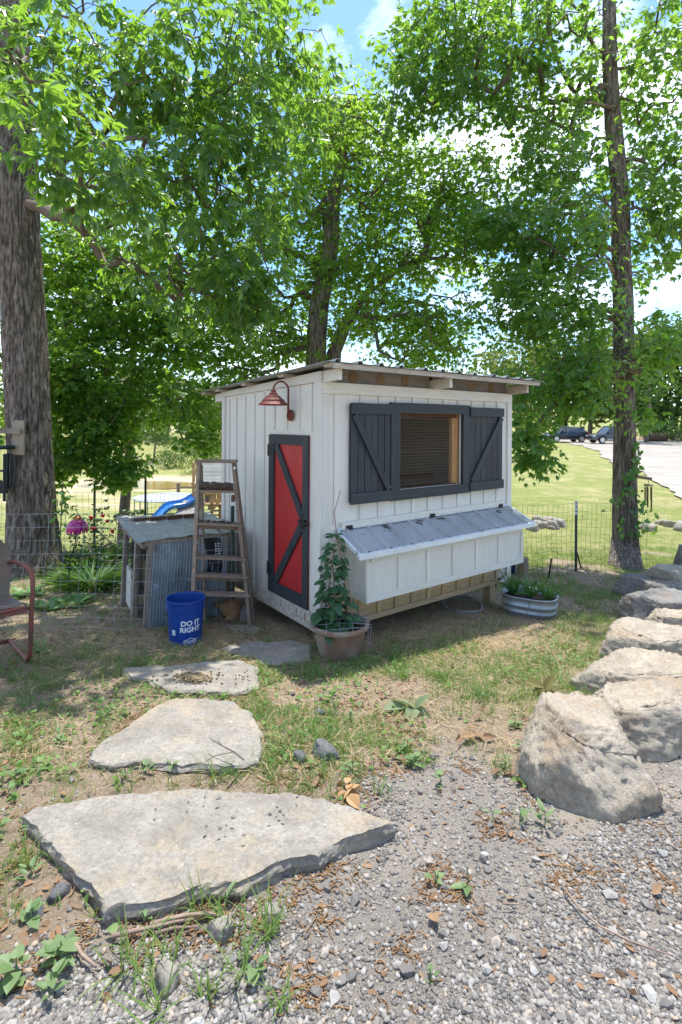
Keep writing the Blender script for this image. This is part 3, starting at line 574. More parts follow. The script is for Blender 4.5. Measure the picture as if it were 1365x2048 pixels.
def text_mesh(body, size, stretch=1.0):
    cu = bpy.data.curves.new('txt', 'FONT'); cu.body = body; cu.size = size; cu.resolution_u = 3; cu.offset = size * .03; cu.space_character = .98
    o = bpy.data.objects.new('txt', cu); COL.objects.link(o); dg = bpy.context.evaluated_depsgraph_get(); me = bpy.data.meshes.new_from_object(o.evaluated_get(dg))
    b = bmesh.new(); b.from_mesh(me); bmesh.ops.triangulate(b, faces=b.faces[:]); bmesh.ops.subdivide_edges(b, edges=[e for e in b.edges if e.calc_length() > .012], cuts=3)
    bmesh.ops.triangulate(b, faces=b.faces[:])
    V = [(v.co.x * stretch, v.co.y) for v in b.verts]; b.verts.index_update(); Fc = [tuple(v.index for v in f.verts) for f in b.faces]; b.free()
    bpy.data.objects.remove(o); bpy.data.curves.remove(cu); w = max(v[0] for v in V); return [(x - w / 2, y) for x, y in V], Fc
for body, size, z0, st in (('DO IT', .058, .185, 1.05), ('RIGHT', .058, .132, 1.05), ("LOWE'S", .024, .043, 1.1)):
    V, Fc = text_mesh(body, size, st); MB().add(wrap(V, .3, z0), Fc).build('lettering', PRINT, bucket)
hs = [(-.052, .034), (.052, .034), (.052, .064), (.03, .064), (.022, .072), (.0, .078), (-.022, .072), (-.03, .064), (-.052, .064)]
lg = MB()
for i in range(len(hs)):
    a, b_ = Vector(hs[i]), Vector(hs[(i + 1) % len(hs)]); k = max(1, int((b_ - a).length / .01)); nrm = Vector((-(b_ - a).y, (b_ - a).x)).normalized() * .0022
    for j in range(k):
        c0, c1 = a.lerp(b_, j / k), a.lerp(b_, (j + 1) / k); lg.add(wrap([c0 - nrm, c1 - nrm, c1 + nrm, c0 + nrm], .3, 0), [(0, 1, 2, 3)])
lg.build('logo_outline', PRINT, bucket)
st_ = MB()
for i in range(4): st_.add(wrap([(-.0165 + i * .008, .105), (-.0165 + i * .008 + .008, .105), (-.0165 + i * .008 + .008, .15), (-.0165 + i * .008, .15)], -.72, 0), [(0, 1, 2, 3)])
st_.build('barcode_label', mat('label_paper', (.75, .78, .8), (.35, .4, .5), 90, (.1, .1, 9), rough=.6, bump=0), bucket)
MB().tube([((br(.3) + .012) * math.cos(view - 1.45 + t), (br(.3) + .012) * math.sin(view - 1.45 + t), .3 - .17 * math.sin(t / 2.9 * math.pi) * .9) for t in np.linspace(0, 2.9, 24)], .0025, 6).xf(lambda v: Vector((v.x * 1.0, v.y, v.z))).build('handle', IRON, bucket) if False else MB().tube([((br(.28) + .006 + .01 * math.sin(t)) * math.cos(view - 1.2 - t * .6), (br(.28) + .006 + .01 * math.sin(t)) * math.sin(view - 1.2 - t * .6), .285 - .07 * math.sin(t)) for t in np.linspace(0, math.pi, 14)], .0025, 6).build('handle', IRON, bucket)
# ------------------------------------------------------------------ wooden stepladder
OLDW = mat('grey_old_wood', (.3, .225, .165), (.18, .13, .095), 8, (7, 7, 1), .88, .5, ((.36, .33, .29), 9, .6, .72), ((.08, .06, .05), 14, .64, .72), var=.15)
OLDX = mat('grey_old_board', (.3, .225, .165), (.18, .13, .095), 8, (1, 7, 7), .88, .5, ((.36, .33, .29), 9, .6, .72), ((.08, .06, .05), 14, .64, .72), var=.15)
TL, TR = at(399, 925, 5.0), at(468, 925, 5.02); BLp, BRp = gp(384, 1268), gp(501, 1252)
lad = thing('stepladder', 'weathered wooden stepladder leaning beside the coop wall', 'stepladder', ((BLp.x + BRp.x) / 2, (BLp.y + BRp.y) / 2, (BLp.z + BRp.z) / 2))
lb = lambda p_, q_, w, h, n_='rail', m_=OLDW, up=(0, -1, 0): MB().bar(p_, q_, w, h, up).build(n_, m_, lad, world=True)
lb(BLp, TL, .032, .07); lb(BRp, TR, .032, .07)
lb(TL + Vector((-.03, 0, .012)), TR + Vector((.03, 0, .012)), .12, .028, 'top_cap', OLDX, (0, 0, 1))
def lp(v):        # points on both rails at pixel row v
    f = lambda A, B: A.lerp(B, (v - 925) / ((1268 if A is TL else 1252) - 925)); return f(TL, BLp), f(TR, BRp)
for v in (985, 1053, 1121, 1156, 1192):
    a, b_ = lp(v); lb(a + Vector((-.012, .01, 0)), b_ + Vector((.012, .01, 0)), .1, .022, 'step', OLDX, (0, 0, 1))
for v in (1063, 1167):
    a, b_ = lp(v); lb(a + Vector((0, .1, 0)), b_ + Vector((0, .1, 0)), .018, .05, 'rear_bar', OLDX, (0, 0, 1))
for A, B in ((TL, BLp), (TR, BRp)):
    e = B + Vector((.02 if A is TL else -.03, .36, 0)); e.z = G(e.x, e.y); lb(A + Vector((0, .06, -.03)), e, .025, .045, 'rear_leg')
for u_, v_, Y_ in ((469.5, 936, 4.975), (394, 1085, 4.8)):
    c = at(u_, v_, Y_); MB().tube([c, c + Vector((0, -.006, 0))], .013, 14).build('washer', TRIMM, lad, world=True); 
a, b_ = lp(985)
LOGB = mat('log_bark', (.14, .1, .075), (.06, .042, .03), 16, (1, 4, 4), .95, 1., ((.28, .25, .21), 12, .62, .7), bdist=.02)
q0, q1 = a + Vector((.015, -.01, .052)), b_ + Vector((-.03, -.01, .05)); nn = 16
lg = MB().tube([q0.lerp(q1, i / nn) + Vector((0, 0, .004 * math.sin(i * 2.1))) for i in range(nn + 1)], [.036 + .008 * math.sin(i * 1.7) * math.cos(i * .6) for i in range(nn + 1)], 12)
tag(lg.build('log', LOGB, smooth=True), 'short rotting log with ragged bark resting on the upper ladder step', 'log')
a, b_ = lp(1053); m = MB()
for k in range(26):
    c = a.lerp(b_, random.uniform(.1, .98)) + Vector((0, random.uniform(-.03, .03), .018)); m.bar(c, c + Vector((random.uniform(-.04, .04), random.uniform(-.02, .02), random.uniform(.002, .014))), .014, .006)
m.build('bark_crumbs', LOGB, lad, world=True)
for u_, v_ in ((413, 997), (465, 997)):
    c = at(u_, v_, 5.08); MB().bar(c + Vector((0, .03, .03)), c + Vector((0, .03, -.035)), .045, .03).build('bracket_block', OLDW, lad, world=True)
# ------------------------------------------------------------------ rabbit hutch
HF = gp(300, 1254); HR = gp(440, 1244); HF.z = HR.z = 0
hx_ = Vector((math.cos(.56), math.sin(.56), 0)); hy_ = Vector((-hx_.y, hx_.x, 0)); hw = .69; hd = .95; gz_h = G(HF.x, HF.y)
hutch = thing('rabbit_hutch', 'low wooden rabbit hutch with corrugated metal side behind the wire fence', 'hutch', (HF.x, HF.y, gz_h), math.atan2(hx_.y, hx_.x))
GREYW = mat('hutch_post_wood', (.3, .25, .195), (.2, .165, .13), 7, ZS, .88, .5, ((.4, .38, .34), 9, .6, .7))
CORR = mat('old_corrugated_zinc', (.34, .4, .44), (.22, .26, .29), 5, (2, 2, 1), .5, .25, ((.13, .12, .1), 6, .6, .75), ((.62, .66, .68), 12, .62, .7), metal=.55, var=0)
ROOFZ = mat('hutch_roof_tin', (.40, .40, .385), (.29, .285, .265), 4, (1, 5, 5), .55, .2, ((.2, .17, .13), 7, .6, .75), ((.5, .51, .5), 14, .62, .7), metal=.35, var=0)
HZ = lambda y: .80 + .0 * y
for x, y, n_ in ((-.02, 0, 1), (hw, 0, 1), (-.04, .45, 1), (-.06, hd, 1), (hw, hd, 1)):
    MB().bar((x - .02, y, -.15), (x + .02, y, .80), .05, .06, (0, 1, 0)).build('post', GREYW, hutch)
MB().sheet(lambda i, j: (.02 + i * (hw + .02) - .035 * (1 - j) , -.035 - .009 * math.sin(i * hw / .027 * 6.283) + .012 * math.sin(j * 5 + i * 3), .0 + j * .76), 190, 6).build('corrugated_side', CORR, hutch, smooth=True)
MB().sheet(lambda i, j: (-.13 + i * (hw + .33), -.07 + j * (hd + .2), .80 + j * .012 + .008 * abs(math.sin(i * (hw + .33) / .19 * math.pi)) ** 8 + .012 * math.sin(i * 4 + j * 3) + (.05 * (j > .8) * (j - .8) * 5 * (1 - i))), 60, 8, (0, 0, -.003)).build('roof_sheet', ROOFZ, hutch)
MB().box(-.05, hw + .1, -.03, .01, .755, .80).build('top_rail', GREYW, hutch)
MB().bar((-.055, 0, .75), (-.075, hd, .755), .03, .05).build('top_rail', GREYW, hutch)
MB().bar((-.05, .5, .0), (-.05, .74, .02), .02, .38, (0, 0, 1)).xf(lambda v: v + Vector((-.02, 0, .2))).build('little_door', mat('flaked_white_door', (.62, .62, .56), (.5, .49, .43), 6, ZS, .7, .4, ((.25, .21, .16), 12, .6, .68)), hutch)
MB().sheet(lambda i, j: (.01, .06 + i * .85, .28 + .32 * j * (1 - .4 * i) + .02 * math.sin(i * 20)), 24, 6).build('hay', mat('hay', (.25, .17, .08), (.13, .085, .045), 40, rough=.95, bump=1., bdist=.02), hutch)
MB().box(-.0, hw, hd - .05, hd - .03, .02, .85).build('back_panel', DARKW, hutch); MB().box(0, hw, .02, hd - .06, .2, .22).build('floor_panel', DARKW, hutch)
MB().box(hw - .02, hw, .02, hd - .06, .0, .8).build('side_panel', DARKW, hutch)
wm_ = MB()
for k in range(34): wm_.bar((-.035, .02 + k * .027, .02), (-.045, .02 + k * .027, .78), .0016, .0016)
for k in range(28): wm_.bar((-.035, .0, .03 + k * .027), (-.05, hd - .02, .05 + k * .027), .0016, .0016)
wm_.build('wire_screen', WIRED, hutch)
MB().sheet(lambda i, j: (hw - .19 + i * .15 + .02 * math.sin(j * 4), -.052 - .006 * math.sin(i * 9 + j * 7), .40 + j * .37), 8, 12, (0, .001, 0)).build('feed_sack', BLACK, hutch)
fk = MB()
for r_ in range(5):
    for q in range(6): fk.box(hw - .1 + r_ * .014, hw - .1 + r_ * .014 + .007, -.062, -.0605, .58 + q * .024, .58 + q * .024 + random.uniform(.006, .016))
fk.build('sack_print', PRINT, hutch)
# ------------------------------------------------------------------ rabbit, stone and paver behind the ladder
FUR = mat('tan_fur', (.30, .17, .075), (.19, .115, .06), 30, (1, 1, 1), .95, .8, ((.36, .27, .17), 5, .55, .7), bdist=.006, var=0)
p = gp(460, 1238); rbz = G(p.x, p.y)
rab = thing('rabbit', 'tan rabbit sitting on the ground behind the stepladder', 'rabbit', (p.x, p.y, rbz), R(172))
def blob(rings, n=14):        # rings: (centre, rx(side), rz(up), tilt about y)
    m = MB(); P = []
    for c, rx, rz, tl in rings:
        for j in range(n):
            a = 2 * math.pi * j / n; P.append((c[0] + rz * math.sin(a) * math.sin(tl), c[1] + rx * math.cos(a), c[2] + rz * math.sin(a) * math.cos(tl)))
    k = len(rings); Fc = [(i * n + j, i * n + (j + 1) % n, (i + 1) * n + (j + 1) % n, (i + 1) * n + j) for i in range(k - 1) for j in range(n)]
    return m.add(P, Fc + [tuple(range(n))[::-1], tuple(range((k - 1) * n, k * n))])
body = blob([((-.125, 0, .06), .01, .02, 0), ((-.115, 0, .07), .05, .06, 0), ((-.08, 0, .088), .08, .088, 0), ((-.03, 0, .098), .088, .098, 0), ((.02, 0, .09), .078, .09, .1), ((.06, 0, .082), .06, .072, .3), ((.085, 0, .105), .045, .055, .6), ((.105, 0, .13), .04, .044, .4), ((.13, 0, .14), .036, .042, 0), ((.16, 0, .132), .026, .032, 0), ((.18, 0, .124), .014, .018, 0), ((.186, 0, .122), .003, .004, 0)])
for s in (-1, 1):
    body.add(*(lambda b: (b.v, b.f))(blob([((-.09, s * .065, .05), .02, .03, 0), ((-.06, s * .075, .055), .03, .05, 0), ((-.01, s * .072, .04), .026, .036, 0), ((.02, s * .07, .015), .016, .015, 0), ((.05, s * .07, .01), .008, .009, 0)], 10)))
    body.add(*(lambda b: (b.v, b.f))(blob([((.055, s * .03, .07), .018, .022, 0), ((.07, s * .03, .03), .012, .014, 0), ((.085, s * .03, .008), .011, .008, 0), ((.105, s * .03, .006), .005, .005, 0)], 8)))
bo = body.build('body', FUR, rab, smooth=True)
for s in (-1, 1):
    MB().sheet(lambda i, j: (.105 - .035 * j + (-.012 * (1 - (2 * i - 1) ** 2)), s * .018 + (i - .5) * .034 * math.sin(min(1, j * 1.0 + .12) * 2.85) + s * .015 * j, .165 + .1 * j), 6, 8, (-.004, 0, 0)).build('ear', FUR, rab, smooth=True)
    MB().lathe([(0, -.006), (.0045, -.004), (.006, 0), (.0045, .004), (0, .006)], 10, (.138, s * .035, .15)).build('eye', IRON, rab, smooth=True)
MB().lathe([(0, -.025), (.018, -.018), (.025, 0), (.018, .018), (0, .025)], 10, (-.135, 0, .05)).build('tail', mat('pale_fur', (.55, .48, .4), (.4, .33, .26), 30, rough=.95, bump=.6), rab, smooth=True)
p = gp(492, 1243); boulder('small grey stone between the rabbit and the ladder foot', p.x, p.y + .05, (.17, .15, .17), 61, STONEG, .3, .02, 'stone', 'stone', None, n=6, rough=.02)
p = gp(488, 1258); o = MB().prism([gp(u, v, .012) for u, v in ((452, 1250), (505, 1249), (522, 1258), (515, 1266), (470, 1262))], (0, 0, -.05)).build('paver', STONE, fix=True); tag(o, 'pale broken paver under the stepladder foot', 'paver')
# ------------------------------------------------------------------ terracotta pot and its climbing plant
TERR = mat('old_terracotta', (.21, .105, .065), (.18, .12, .085), 6, rough=.85, bump=.4, spots=((.27, .22, .17), 5, .44, .64), spots2=((.6, .56, .5), 34, .68, .74), var=0)
SOIL = mat('potting_soil', (.05, .035, .025), (.09, .065, .045), 40, rough=1, bump=1, bdist=.02)
pc = Vector((.0, 4.10, 0)); pc.z = G(pc.x, pc.y)
pot = thing('planter_pot', 'wide worn terracotta pot beside the coop corner', 'planter', pc)
MB().lathe([(0, -.02), (.152, -.02), (.156, .0), (.175, .07), (.195, .16), (.206, .215), (.222, .22), (.232, .232), (.232, .255), (.226, .264), (.214, .264), (.205, .25), (.198, .2), (.19, .17)], 48).build('body', TERR, pot, smooth=True).modifiers.new('e', 'EDGE_SPLIT').split_angle = R(40)
MB().lathe([(.0, .2), (.1, .198), (.198, .19)], 30).build('soil', SOIL, pot)
for k in range(5):
    x = -.2 + k * .1; MB().tube([(x + .0, t, .272 + .012 * math.sin(t * 9 + k) - (.05 if abs(t) > .25 else 0)) for t in np.linspace(-.235, .2, 16)], .0017, 5).build('guard_wire', WIRE, pot)
    MB().tube([(t, x * .9, .275 + .012 * math.sin(t * 8 + k)) for t in np.linspace(-.2, .25, 16)], .0017, 5).build('guard_wire', WIRE, pot)
m = MB()
for k in range(2): m.tube([(.22 + .02 * k, -.1 + .02 * t, .27 - .13 * (t + k * .2)) for t in np.linspace(0, 1, 6)], .0018, 5)
m.build('guard_wire', WIRE, pot)
VINE = leafmat('vine_leaf', (.03, .085, .036), (.05, .125, .045), (.12, .26, .04), .25, .45)
# leaf templates (unit length along +y, normal +z)
def leaf_tpl(w=.5, fold=.12, heart=False, curl=.12):
    ys_ = [0, .22, .5, .78, 1.]; ws = [0, .42, .5, .3, 0] if not heart else [0, .5, .46, .24, 0]
    V = [(0, 0, 0)]
    for y, a in zip(ys_[1:4], ws[1:4]):
        z = -curl * y * y; V += [(-a * w * 2 * .5, y - (.12 if heart and y < .3 else 0), z + fold * a * w), (0, y, z), (a * w * 2 * .5, y - (.12 if heart and y < .3 else 0), z + fold * a * w)]
    V.append((0, 1, -curl))
    Fc = [(0, 2, 1), (0, 3, 2), (1, 2, 5), (1, 5, 4), (2, 3, 6), (2, 6, 5), (4, 5, 8), (4, 8, 7), (5, 6, 9), (5, 9, 8), (7, 8, 10), (8, 9, 10)]
    return np.array(V), np.array(Fc)
LEAF_A = leaf_tpl(.44, .16); LEAF_H = leaf_tpl(.78, .14, True, .2); LEAF_N = leaf_tpl(.34, .2, False, .35)
LEAF_M = (np.array([(0, 0, 0), (-.21, .48, .02), (0, .48, -.05), (.21, .48, .02), (0, 1, -.16)]), np.array([(0, 2, 1), (0, 3, 2), (1, 2, 4), (2, 3, 4)]))
LEAF_S = (np.array([(0, 0, 0), (-.22, .45, .05), (.22, .45, .05), (0, 1, -.12)]), np.array([(0, 3, 1), (0, 2, 3)]))
def frames(d, n):
    d = d / (np.linalg.norm(d, axis=1, keepdims=True) + 1e-9); x = np.cross(d, n); x /= (np.linalg.norm(x, axis=1, keepdims=True) + 1e-9); z = np.cross(x, d); return x, d, z
def leaves_mesh(tpl, base, d, n, L_, wid=1.0):
    x, y, z = frames(d, n); V, Fc = tpl; L_ = np.asarray(L_)[:, None, None]
    P = base[:, None, :] + L_ * (V[None, :, 0:1] * wid * x[:, None, :] + V[None, :, 1:2] * y[:, None, :] + V[None, :, 2:3] * z[:, None, :])
    k = len(V); return P.reshape(-1, 3), (Fc[None] + (np.arange(len(base)) * k)[:, None, None]).reshape(-1, 3)
def tpl_me(name, tpl, mt):
    me = bpy.data.meshes.new(name); me.from_pydata([tuple(v) for v in tpl[0]], [], [tuple(int(i) for i in f) for f in tpl[1]]); me.materials.append(mt); return me
def leaf_objs(me, parent, base, d, n, L_, wid=1.0, name='leaf'):
    x, y, z = frames(np.asarray(d, float), np.asarray(n, float)); off = parent_loc(parent)
    for i in range(len(base)):
        o = bpy.data.objects.new(name, me); COL.objects.link(o); o.parent = parent; s = float(L_[i]); w = s * wid; X, Y_, Z_ = x[i], y[i], z[i]
        o.matrix_local = Matrix(((X[0] * w, Y_[0] * s, Z_[0] * s, base[i][0] - off.x), (X[1] * w, Y_[1] * s, Z_[1] * s, base[i][1] - off.y), (X[2] * w, Y_[2] * s, Z_[2] * s, base[i][2] - off.z), (0, 0, 0, 1)))
vine = thing('vine_plant', 'leafy green vine climbing dry sticks in the terracotta pot', 'plant', pc + Vector((0, 0, .2)))
spine = [pc + Vector(v) for v in ((-.03, .05, .2), (-.06, .07, .4), (-.05, .1, .6), (-.03, .12, .8), (-.05, .14, .95))]
st2 = [[(.1, .02, .2), (.09, .06, .45), (.04, .12, .75), (-.03, .17, .95)], [(.06, .08, .2), (.05, .1, .5), (-.03, .15, .9), (-.05, .18, 1.1), (-.0, .2, 1.28)], [(-.07, .03, .2), (-.09, .06, .5), (-.05, .1, .82)], [(-.02, .0, .2), (-.04, .04, .45), (-.06, .09, .7)]]
for q in st2: MB().tube([pc + Vector(v) for v in q], [.007, .006, .005, .004, .003][:len(q)], 6).build('stick' if q[0][0] > .05 else 'stem', STICK if q[0][0] > .05 else BARK3, vine, world=True)
me_v = tpl_me('vine_leaf', LEAF_H, VINE); B, Dd, Nn, Ls = [], [], [], []
for k in range(235):
    t = random.random() ** 1.25; c = Vector((-.035 - .02 * t, .04 + .1 * t, .22 + .72 * t)); wdt = .14 * (1 - t) ** .7 + .03
    a = random.uniform(0, 6.28); e = Vector((math.cos(a), math.sin(a) - .3, 0)); B.append(pc + c + e * wdt * random.uniform(.3, 1.0)); Dd.append((e.x + random.gauss(0, .3), e.y + random.gauss(0, .3), random.uniform(-.9, .2))); Nn.append((e.x * .5, e.y * .5 - .2, 1)); Ls.append(random.uniform(.05, .088) * (1.15 - .4 * t))
for k in range(16): 
    B.append(pc + Vector((random.uniform(.0, .17), random.uniform(-.12, .02), .2))); Dd.append((random.gauss(0, 1), random.gauss(0, 1) - .3, random.uniform(.2, .8))); Nn.append((0, -.3, 1)); Ls.append(random.uniform(.05, .08))
leaf_objs(me_v, vine, [tuple(b) for b in B], Dd, Nn, Ls)
EXCL.append(np.array([(pc.x + .15 * math.cos(a), pc.y + .15 * math.sin(a)) for a in np.linspace(0, 6, 10)]))
# ------------------------------------------------------------------ galvanised tub with ferns
pa, pb = gp(1022, 1232), gp(1108, 1243); tcn = (pa + pb) / 2 + Vector((.05, .2, 0)); tub_a = math.atan2((pb - pa).y, (pb - pa).x)
tz = G(tcn.x, tcn.y); tub = thing('galvanised_tub', 'ribbed galvanised stock tub planted with ferns right of the coop', 'tub', (tcn.x, tcn.y, tz), tub_a)
def oval(a_, b_, z, n=56):
    o_ = []
    for j in range(n):
        t = 2 * math.pi * j / n; c, s = math.cos(t), math.sin(t); o_.append((a_ * math.copysign(abs(c) ** .6, c), b_ * math.copysign(abs(s) ** .75, s), z))
    return o_
pr = [(0, -.03), (.0, .05), (.012, .06), (.012, .075), (.003, .085), (.006, .115), (.018, .125), (.018, .14), (.008, .15), (.014, .205), (.024, .212), (.02, .222), (.008, .218), (-.004, .12)]
m = MB(); n_ = 56; V = [v for e, z in pr for v in oval(.255 + e, .19 + e, z)]
m.add(V, [(i * n_ + j, i * n_ + (j + 1) % n_, (i + 1) * n_ + (j + 1) % n_, (i + 1) * n_ + j) for i in range(len(pr) - 1) for j in range(n_)]); m.build('body', mat('tub_zinc', (.36, .41, .43), (.27, .3, .31), 4, rough=.45, bump=.1, spots=((.42, .38, .3), 5, .58, .75), metal=.6, var=0), tub, smooth=True)
m = MB(); m.add(oval(.25, .185, .17), [tuple(range(56))]); m.build('soil', SOIL, tub)
FERN = leafmat('fern_frond', (.05, .15, .03), (.09, .22, .06), (.2, .36, .05), .35, .5)
def frond(base, az, L_, up):
    pts = []; P = Vector(base); d_ = Vector((math.cos(az) * (1 - up), math.sin(az) * (1 - up), up)).normalized(); k = 26; V = []; Fc = []
    for i in range(k):
        t = i / (k - 1); pts.append(P.copy()); P = P + d_ * (L_ / k); d_ = (d_ + Vector((0, 0, -.045))).normalized()
        if i > 1:
            s_ = Vector((-math.sin(az), math.cos(az), 0)); w = L_ * .17 * math.sin(math.pi * min(1, (t * .9 + .1))) + .004
            for sg in (-1, 1):
                c = pts[-1]; n0 = len(V); V += [c - d_ * .003, c + s_ * sg * w * .5 + d_ * .007, c + s_ * sg * w + d_ * .012 - Vector((0, 0, w * .25)), c + s_ * sg * w * .5 - d_ * .005]; Fc.append((n0, n0 + 1, n0 + 2, n0 + 3))
    return V, Fc, pts
for j, (cx, n_f, lab) in enumerate(((-.15, 13, 'bushiest fern in the tub, nearest the coop'), (.02, 9, 'upright fern in the middle of the tub'), (.17, 9, 'low fern at the right end of the tub'))):
    w = Matrix.Rotation(tub_a, 3, 'Z') @ Vector((cx, 0, 0)) + Vector((tcn.x, tcn.y, tz + .17)); ft = thing('fern_plant', lab, 'fern', w, 0, 'ferns in the galvanised tub')
    for k in range(n_f):
        V, Fc, pts = frond((0, 0, 0), random.uniform(0, 6.28), random.uniform(.18, .36), random.uniform(.5, .88)); MB().add(V, Fc).build('frond', FERN, ft)
tp = Matrix.Rotation(tub_a, 3, 'Z'); tag(MB().tube([Vector((tcn.x, tcn.y, tz)) + tp @ Vector(v) for v in ((.02, -.16, .2), (.03, -.215, .21), (.02, -.23, .12), (-.04, -.26, .03), (-.12, -.3, .0))], .004, 6).build('dry_vine', STICK), 'dry tan stem hanging over the front of the tub', 'stem')
EXCL.append(np.array([(tcn.x + .25 * math.cos(a), tcn.y + .22 * math.sin(a)) for a in np.linspace(0, 6, 12)]))
# ------------------------------------------------------------------ rusty metal lawn chair
CHR = mat('chair_paint', (.24, .065, .045), (.17, .07, .05), 7, rough=.6, bump=.2, spots=((.11, .06, .045), 5, .5, .68), spots2=((.62, .5, .42), 38, .67, .72), var=0)
CHB = mat('chair_shell_paint', (.17, .11, .085), (.12, .085, .06), 5, rough=.7, bump=.2, spots=((.16, .15, .1), 3, .5, .7), spots2=((.55, .5, .42), 42, .67, .72), var=0)
cp = Vector((-2.63, 3.76, 0)); cp.z = G(cp.x, cp.y)
chair = thing('lawn_chair', 'rusty red metal lawn chair with shell back at left', 'chair', cp, R(45))
for s in (-1, 1):
    MB().tube([(s * .25, .24, .66), (s * .27, .1, .69), (s * .28, -.12, .695), (s * .285, -.22, .68), (s * .285, -.27, .62), (s * .283, -.275, .54), (s * .28, -.26, .36), (s * .278, -.25, .15), (s * .276, -.235, .06), (s * .275, -.2, .022), (s * .272, -.1, .018), (s * .27, .3, .018)], .0165, 12).build('arm_and_leg_tube', CHR, chair, smooth=True)
MB().tube([(-.27, .3, .018), (.27, .3, .018)], .0165, 12).build('rear_runner', CHR, chair, smooth=True); MB().tube([(-.28, -.2, .4), (.28, -.2, .4)], .012, 10).build('cross_bar', CHR, chair)
MB().sheet(lambda i, j: ((i - .5) * .5, -.27 + j * .5, .455 - .05 * j - .02 * math.sin(j * 3.1) - .0 + .012 * (2 * i - 1) ** 4), 14, 10, (0, 0, -.004)).build('seat', mat('chair_seat_paint', (.22, .19, .165), (.16, .12, .1), 6, rough=.7, bump=.2, spots=((.24, .09, .065), 6, .55, .7)), chair, smooth=True)
MB().box(-.25, .25, -.276, -.262, .40, .45).tube([(-.25, -.272, .44), (.25, -.272, .44)], .012, 8).tube([(-.25, -.272, .405), (.25, -.272, .405)], .009, 8).build('seat_apron', CHR, chair)
def shell(i, j):
    a = (i - .5) * 2; w = .27 * math.sqrt(max(0, 1 - (2 * j - .9) ** 2 * .9)) if j > .45 else .27 * (.86 + .14 * j / .45); return (a * w, .22 + .16 * j - .05 * (1 - a * a) * -1 - .05, .40 + j * .55)
MB().sheet(shell, 18, 18, (0, .006, 0)).build('shell_back', CHB, chair, smooth=True)
# ------------------------------------------------------------------ fences
GREENP = mat('green_steel_post', (.03, .07, .05), (.045, .06, .05), 10, rough=.6, bump=.2, spots=((.1, .08, .06), 12, .6, .7), metal=.2)
def tpost(fence, p, h, tip=False):
    o = MB().box(p.x - .018, p.x + .018, p.y - .004, p.y + .004, p.z - .1, p.z + h).box(p.x - .004, p.x + .004, p.y + .0042, p.y + .03, p.z - .1, p.z + h)
    for k in range(int(h / .06)): o.box(p.x - .01, p.x + .01, p.y - .009, p.y - .0042, p.z + .03 + k * .06, p.z + .045 + k * .06)
    b = o.build('steel_post', GREENP, fence, world=True)
    if tip: MB().box(p.x - .019, p.x + .019, p.y - .005, p.y + .005, p.z + h - .2, p.z + h + .003).build('post_tip', TRIMM, b, world=True)
def wirefence(name, label, pts, h, hs, vst, posts, wmat, r=.0014, sag=.02, group=None):
    P = [Vector((x, y, 0)) for x, y in pts]; c = P[0]; f = thing(name, label, 'fence', (c.x, c.y, G(c.x, c.y)), 0, group)
    L_ = [0.]
    for a, b in zip(P, P[1:]): L_.append(L_[-1] + (b - a).length)
    def on(s):
        for k in range(len(P) - 1):
            if s <= L_[k + 1] or k == len(P) - 2: return P[k].lerp(P[k + 1], (s - L_[k]) / (L_[k + 1] - L_[k]))
    def pt(s, z):
        q = on(s); w = sag * math.sin(s * 2.3 + z * 3) * .6; return Vector((q.x + .3 * w, q.y + w, G(q.x, q.y) + z + .5 * sag * math.sin(s * 1.7 + z)))
    n = max(8, int(L_[-1] / .12))
    for z in hs: MB().tube([pt(L_[-1] * i / n, z) for i in range(n + 1)], r, 4, False).build('wire', wmat, f, world=True)
    s = 0
    while s < L_[-1]:
        MB().tube([pt(s + .015 * math.sin(z * 7 + s), z) for z in hs], r * .9, 4, False).build('wire', wmat, f, world=True); s += vst
    for s_, hh, tp in posts: q = on(s_); tpost(f, Vector((q.x, q.y + .03, G(q.x, q.y))), hh, tp)
    return f
fpt = lambda u, v: (lambda p_: (p_.x, p_.y))(gp(u, v))
wirefence('wire_fence', 'woven wire fence running in front of the hutch and the big left tree', [(-4.3, 4.55), (-3.2, 4.62), (-1.75, 4.66), (-1.06, 4.99), (-.97, 5.6)], 1.1, [.03, .12, .22, .33, .45, .57, .69, .81, .93, 1.05], .152, ((3.36, 1.1, False),), WIRE, .0017, .025)
wirefence('wire_fence', 'dark wire garden fence behind the hutch with two green posts', [(-7.8, 8.2), (-4.05, 8.5), (-3.25, 8.7), (-1.3, 7.6), (-.95, 6.2)], 1.1, [.05, .2, .35, .5, .62, .74, .86, .98, 1.1], .1, ((3.76, 1.25, False), (4.55, 1.5, False)), WIRED, .0024, .02)
wirefence('wire_fence', 'wire garden fence from the coop corner to the right hand tree', [(2.05, 7.1), fpt(1142, 1145), fpt(1222, 1140), (4.35, 8.0), (4.75, 7.98)], 1.0, [.02, .12, .22, .32, .43, .54, .65, .76, .88, 1.0], .085, ((1.45, 1.02, True),), WIRED, .0019, .02)
for u0, v0, u1, v1, lab in ((1098, 1156, 1104, 1117, 'short dark stake leaning in the leaf litter by the fence'), (1163, 1136, 1152, 1096, 'thin leaning stake just right of the green fence post')):
    a = gp(u0, v0); tag(MB().tube([a, at(u1, v1, a.y - .03)], .012, 7).build('stake', IRON), lab, 'stake')
p = gp(1047, 1152); tag(MB().tube([p + Vector((0, 0, -.05)), p + Vector((0, 0, .26))], [.075, .07], 12).build('wood_stump', OLDW), 'short cut wooden post standing behind the tub', 'stump')
p = p + Vector((-.16, .25, 0)); p.z = G(p.x, p.y); b2 = thing('bucket', 'blue bucket half hidden behind the right end of the coop', 'bucket', p)
MB().lathe([(0, .0), (.13, 0), (.15, .34), (.16, .345), (.16, .37), (.145, .37), (.125, .01), (0, .01)], 24).build('body', BLUE, b2, smooth=True)
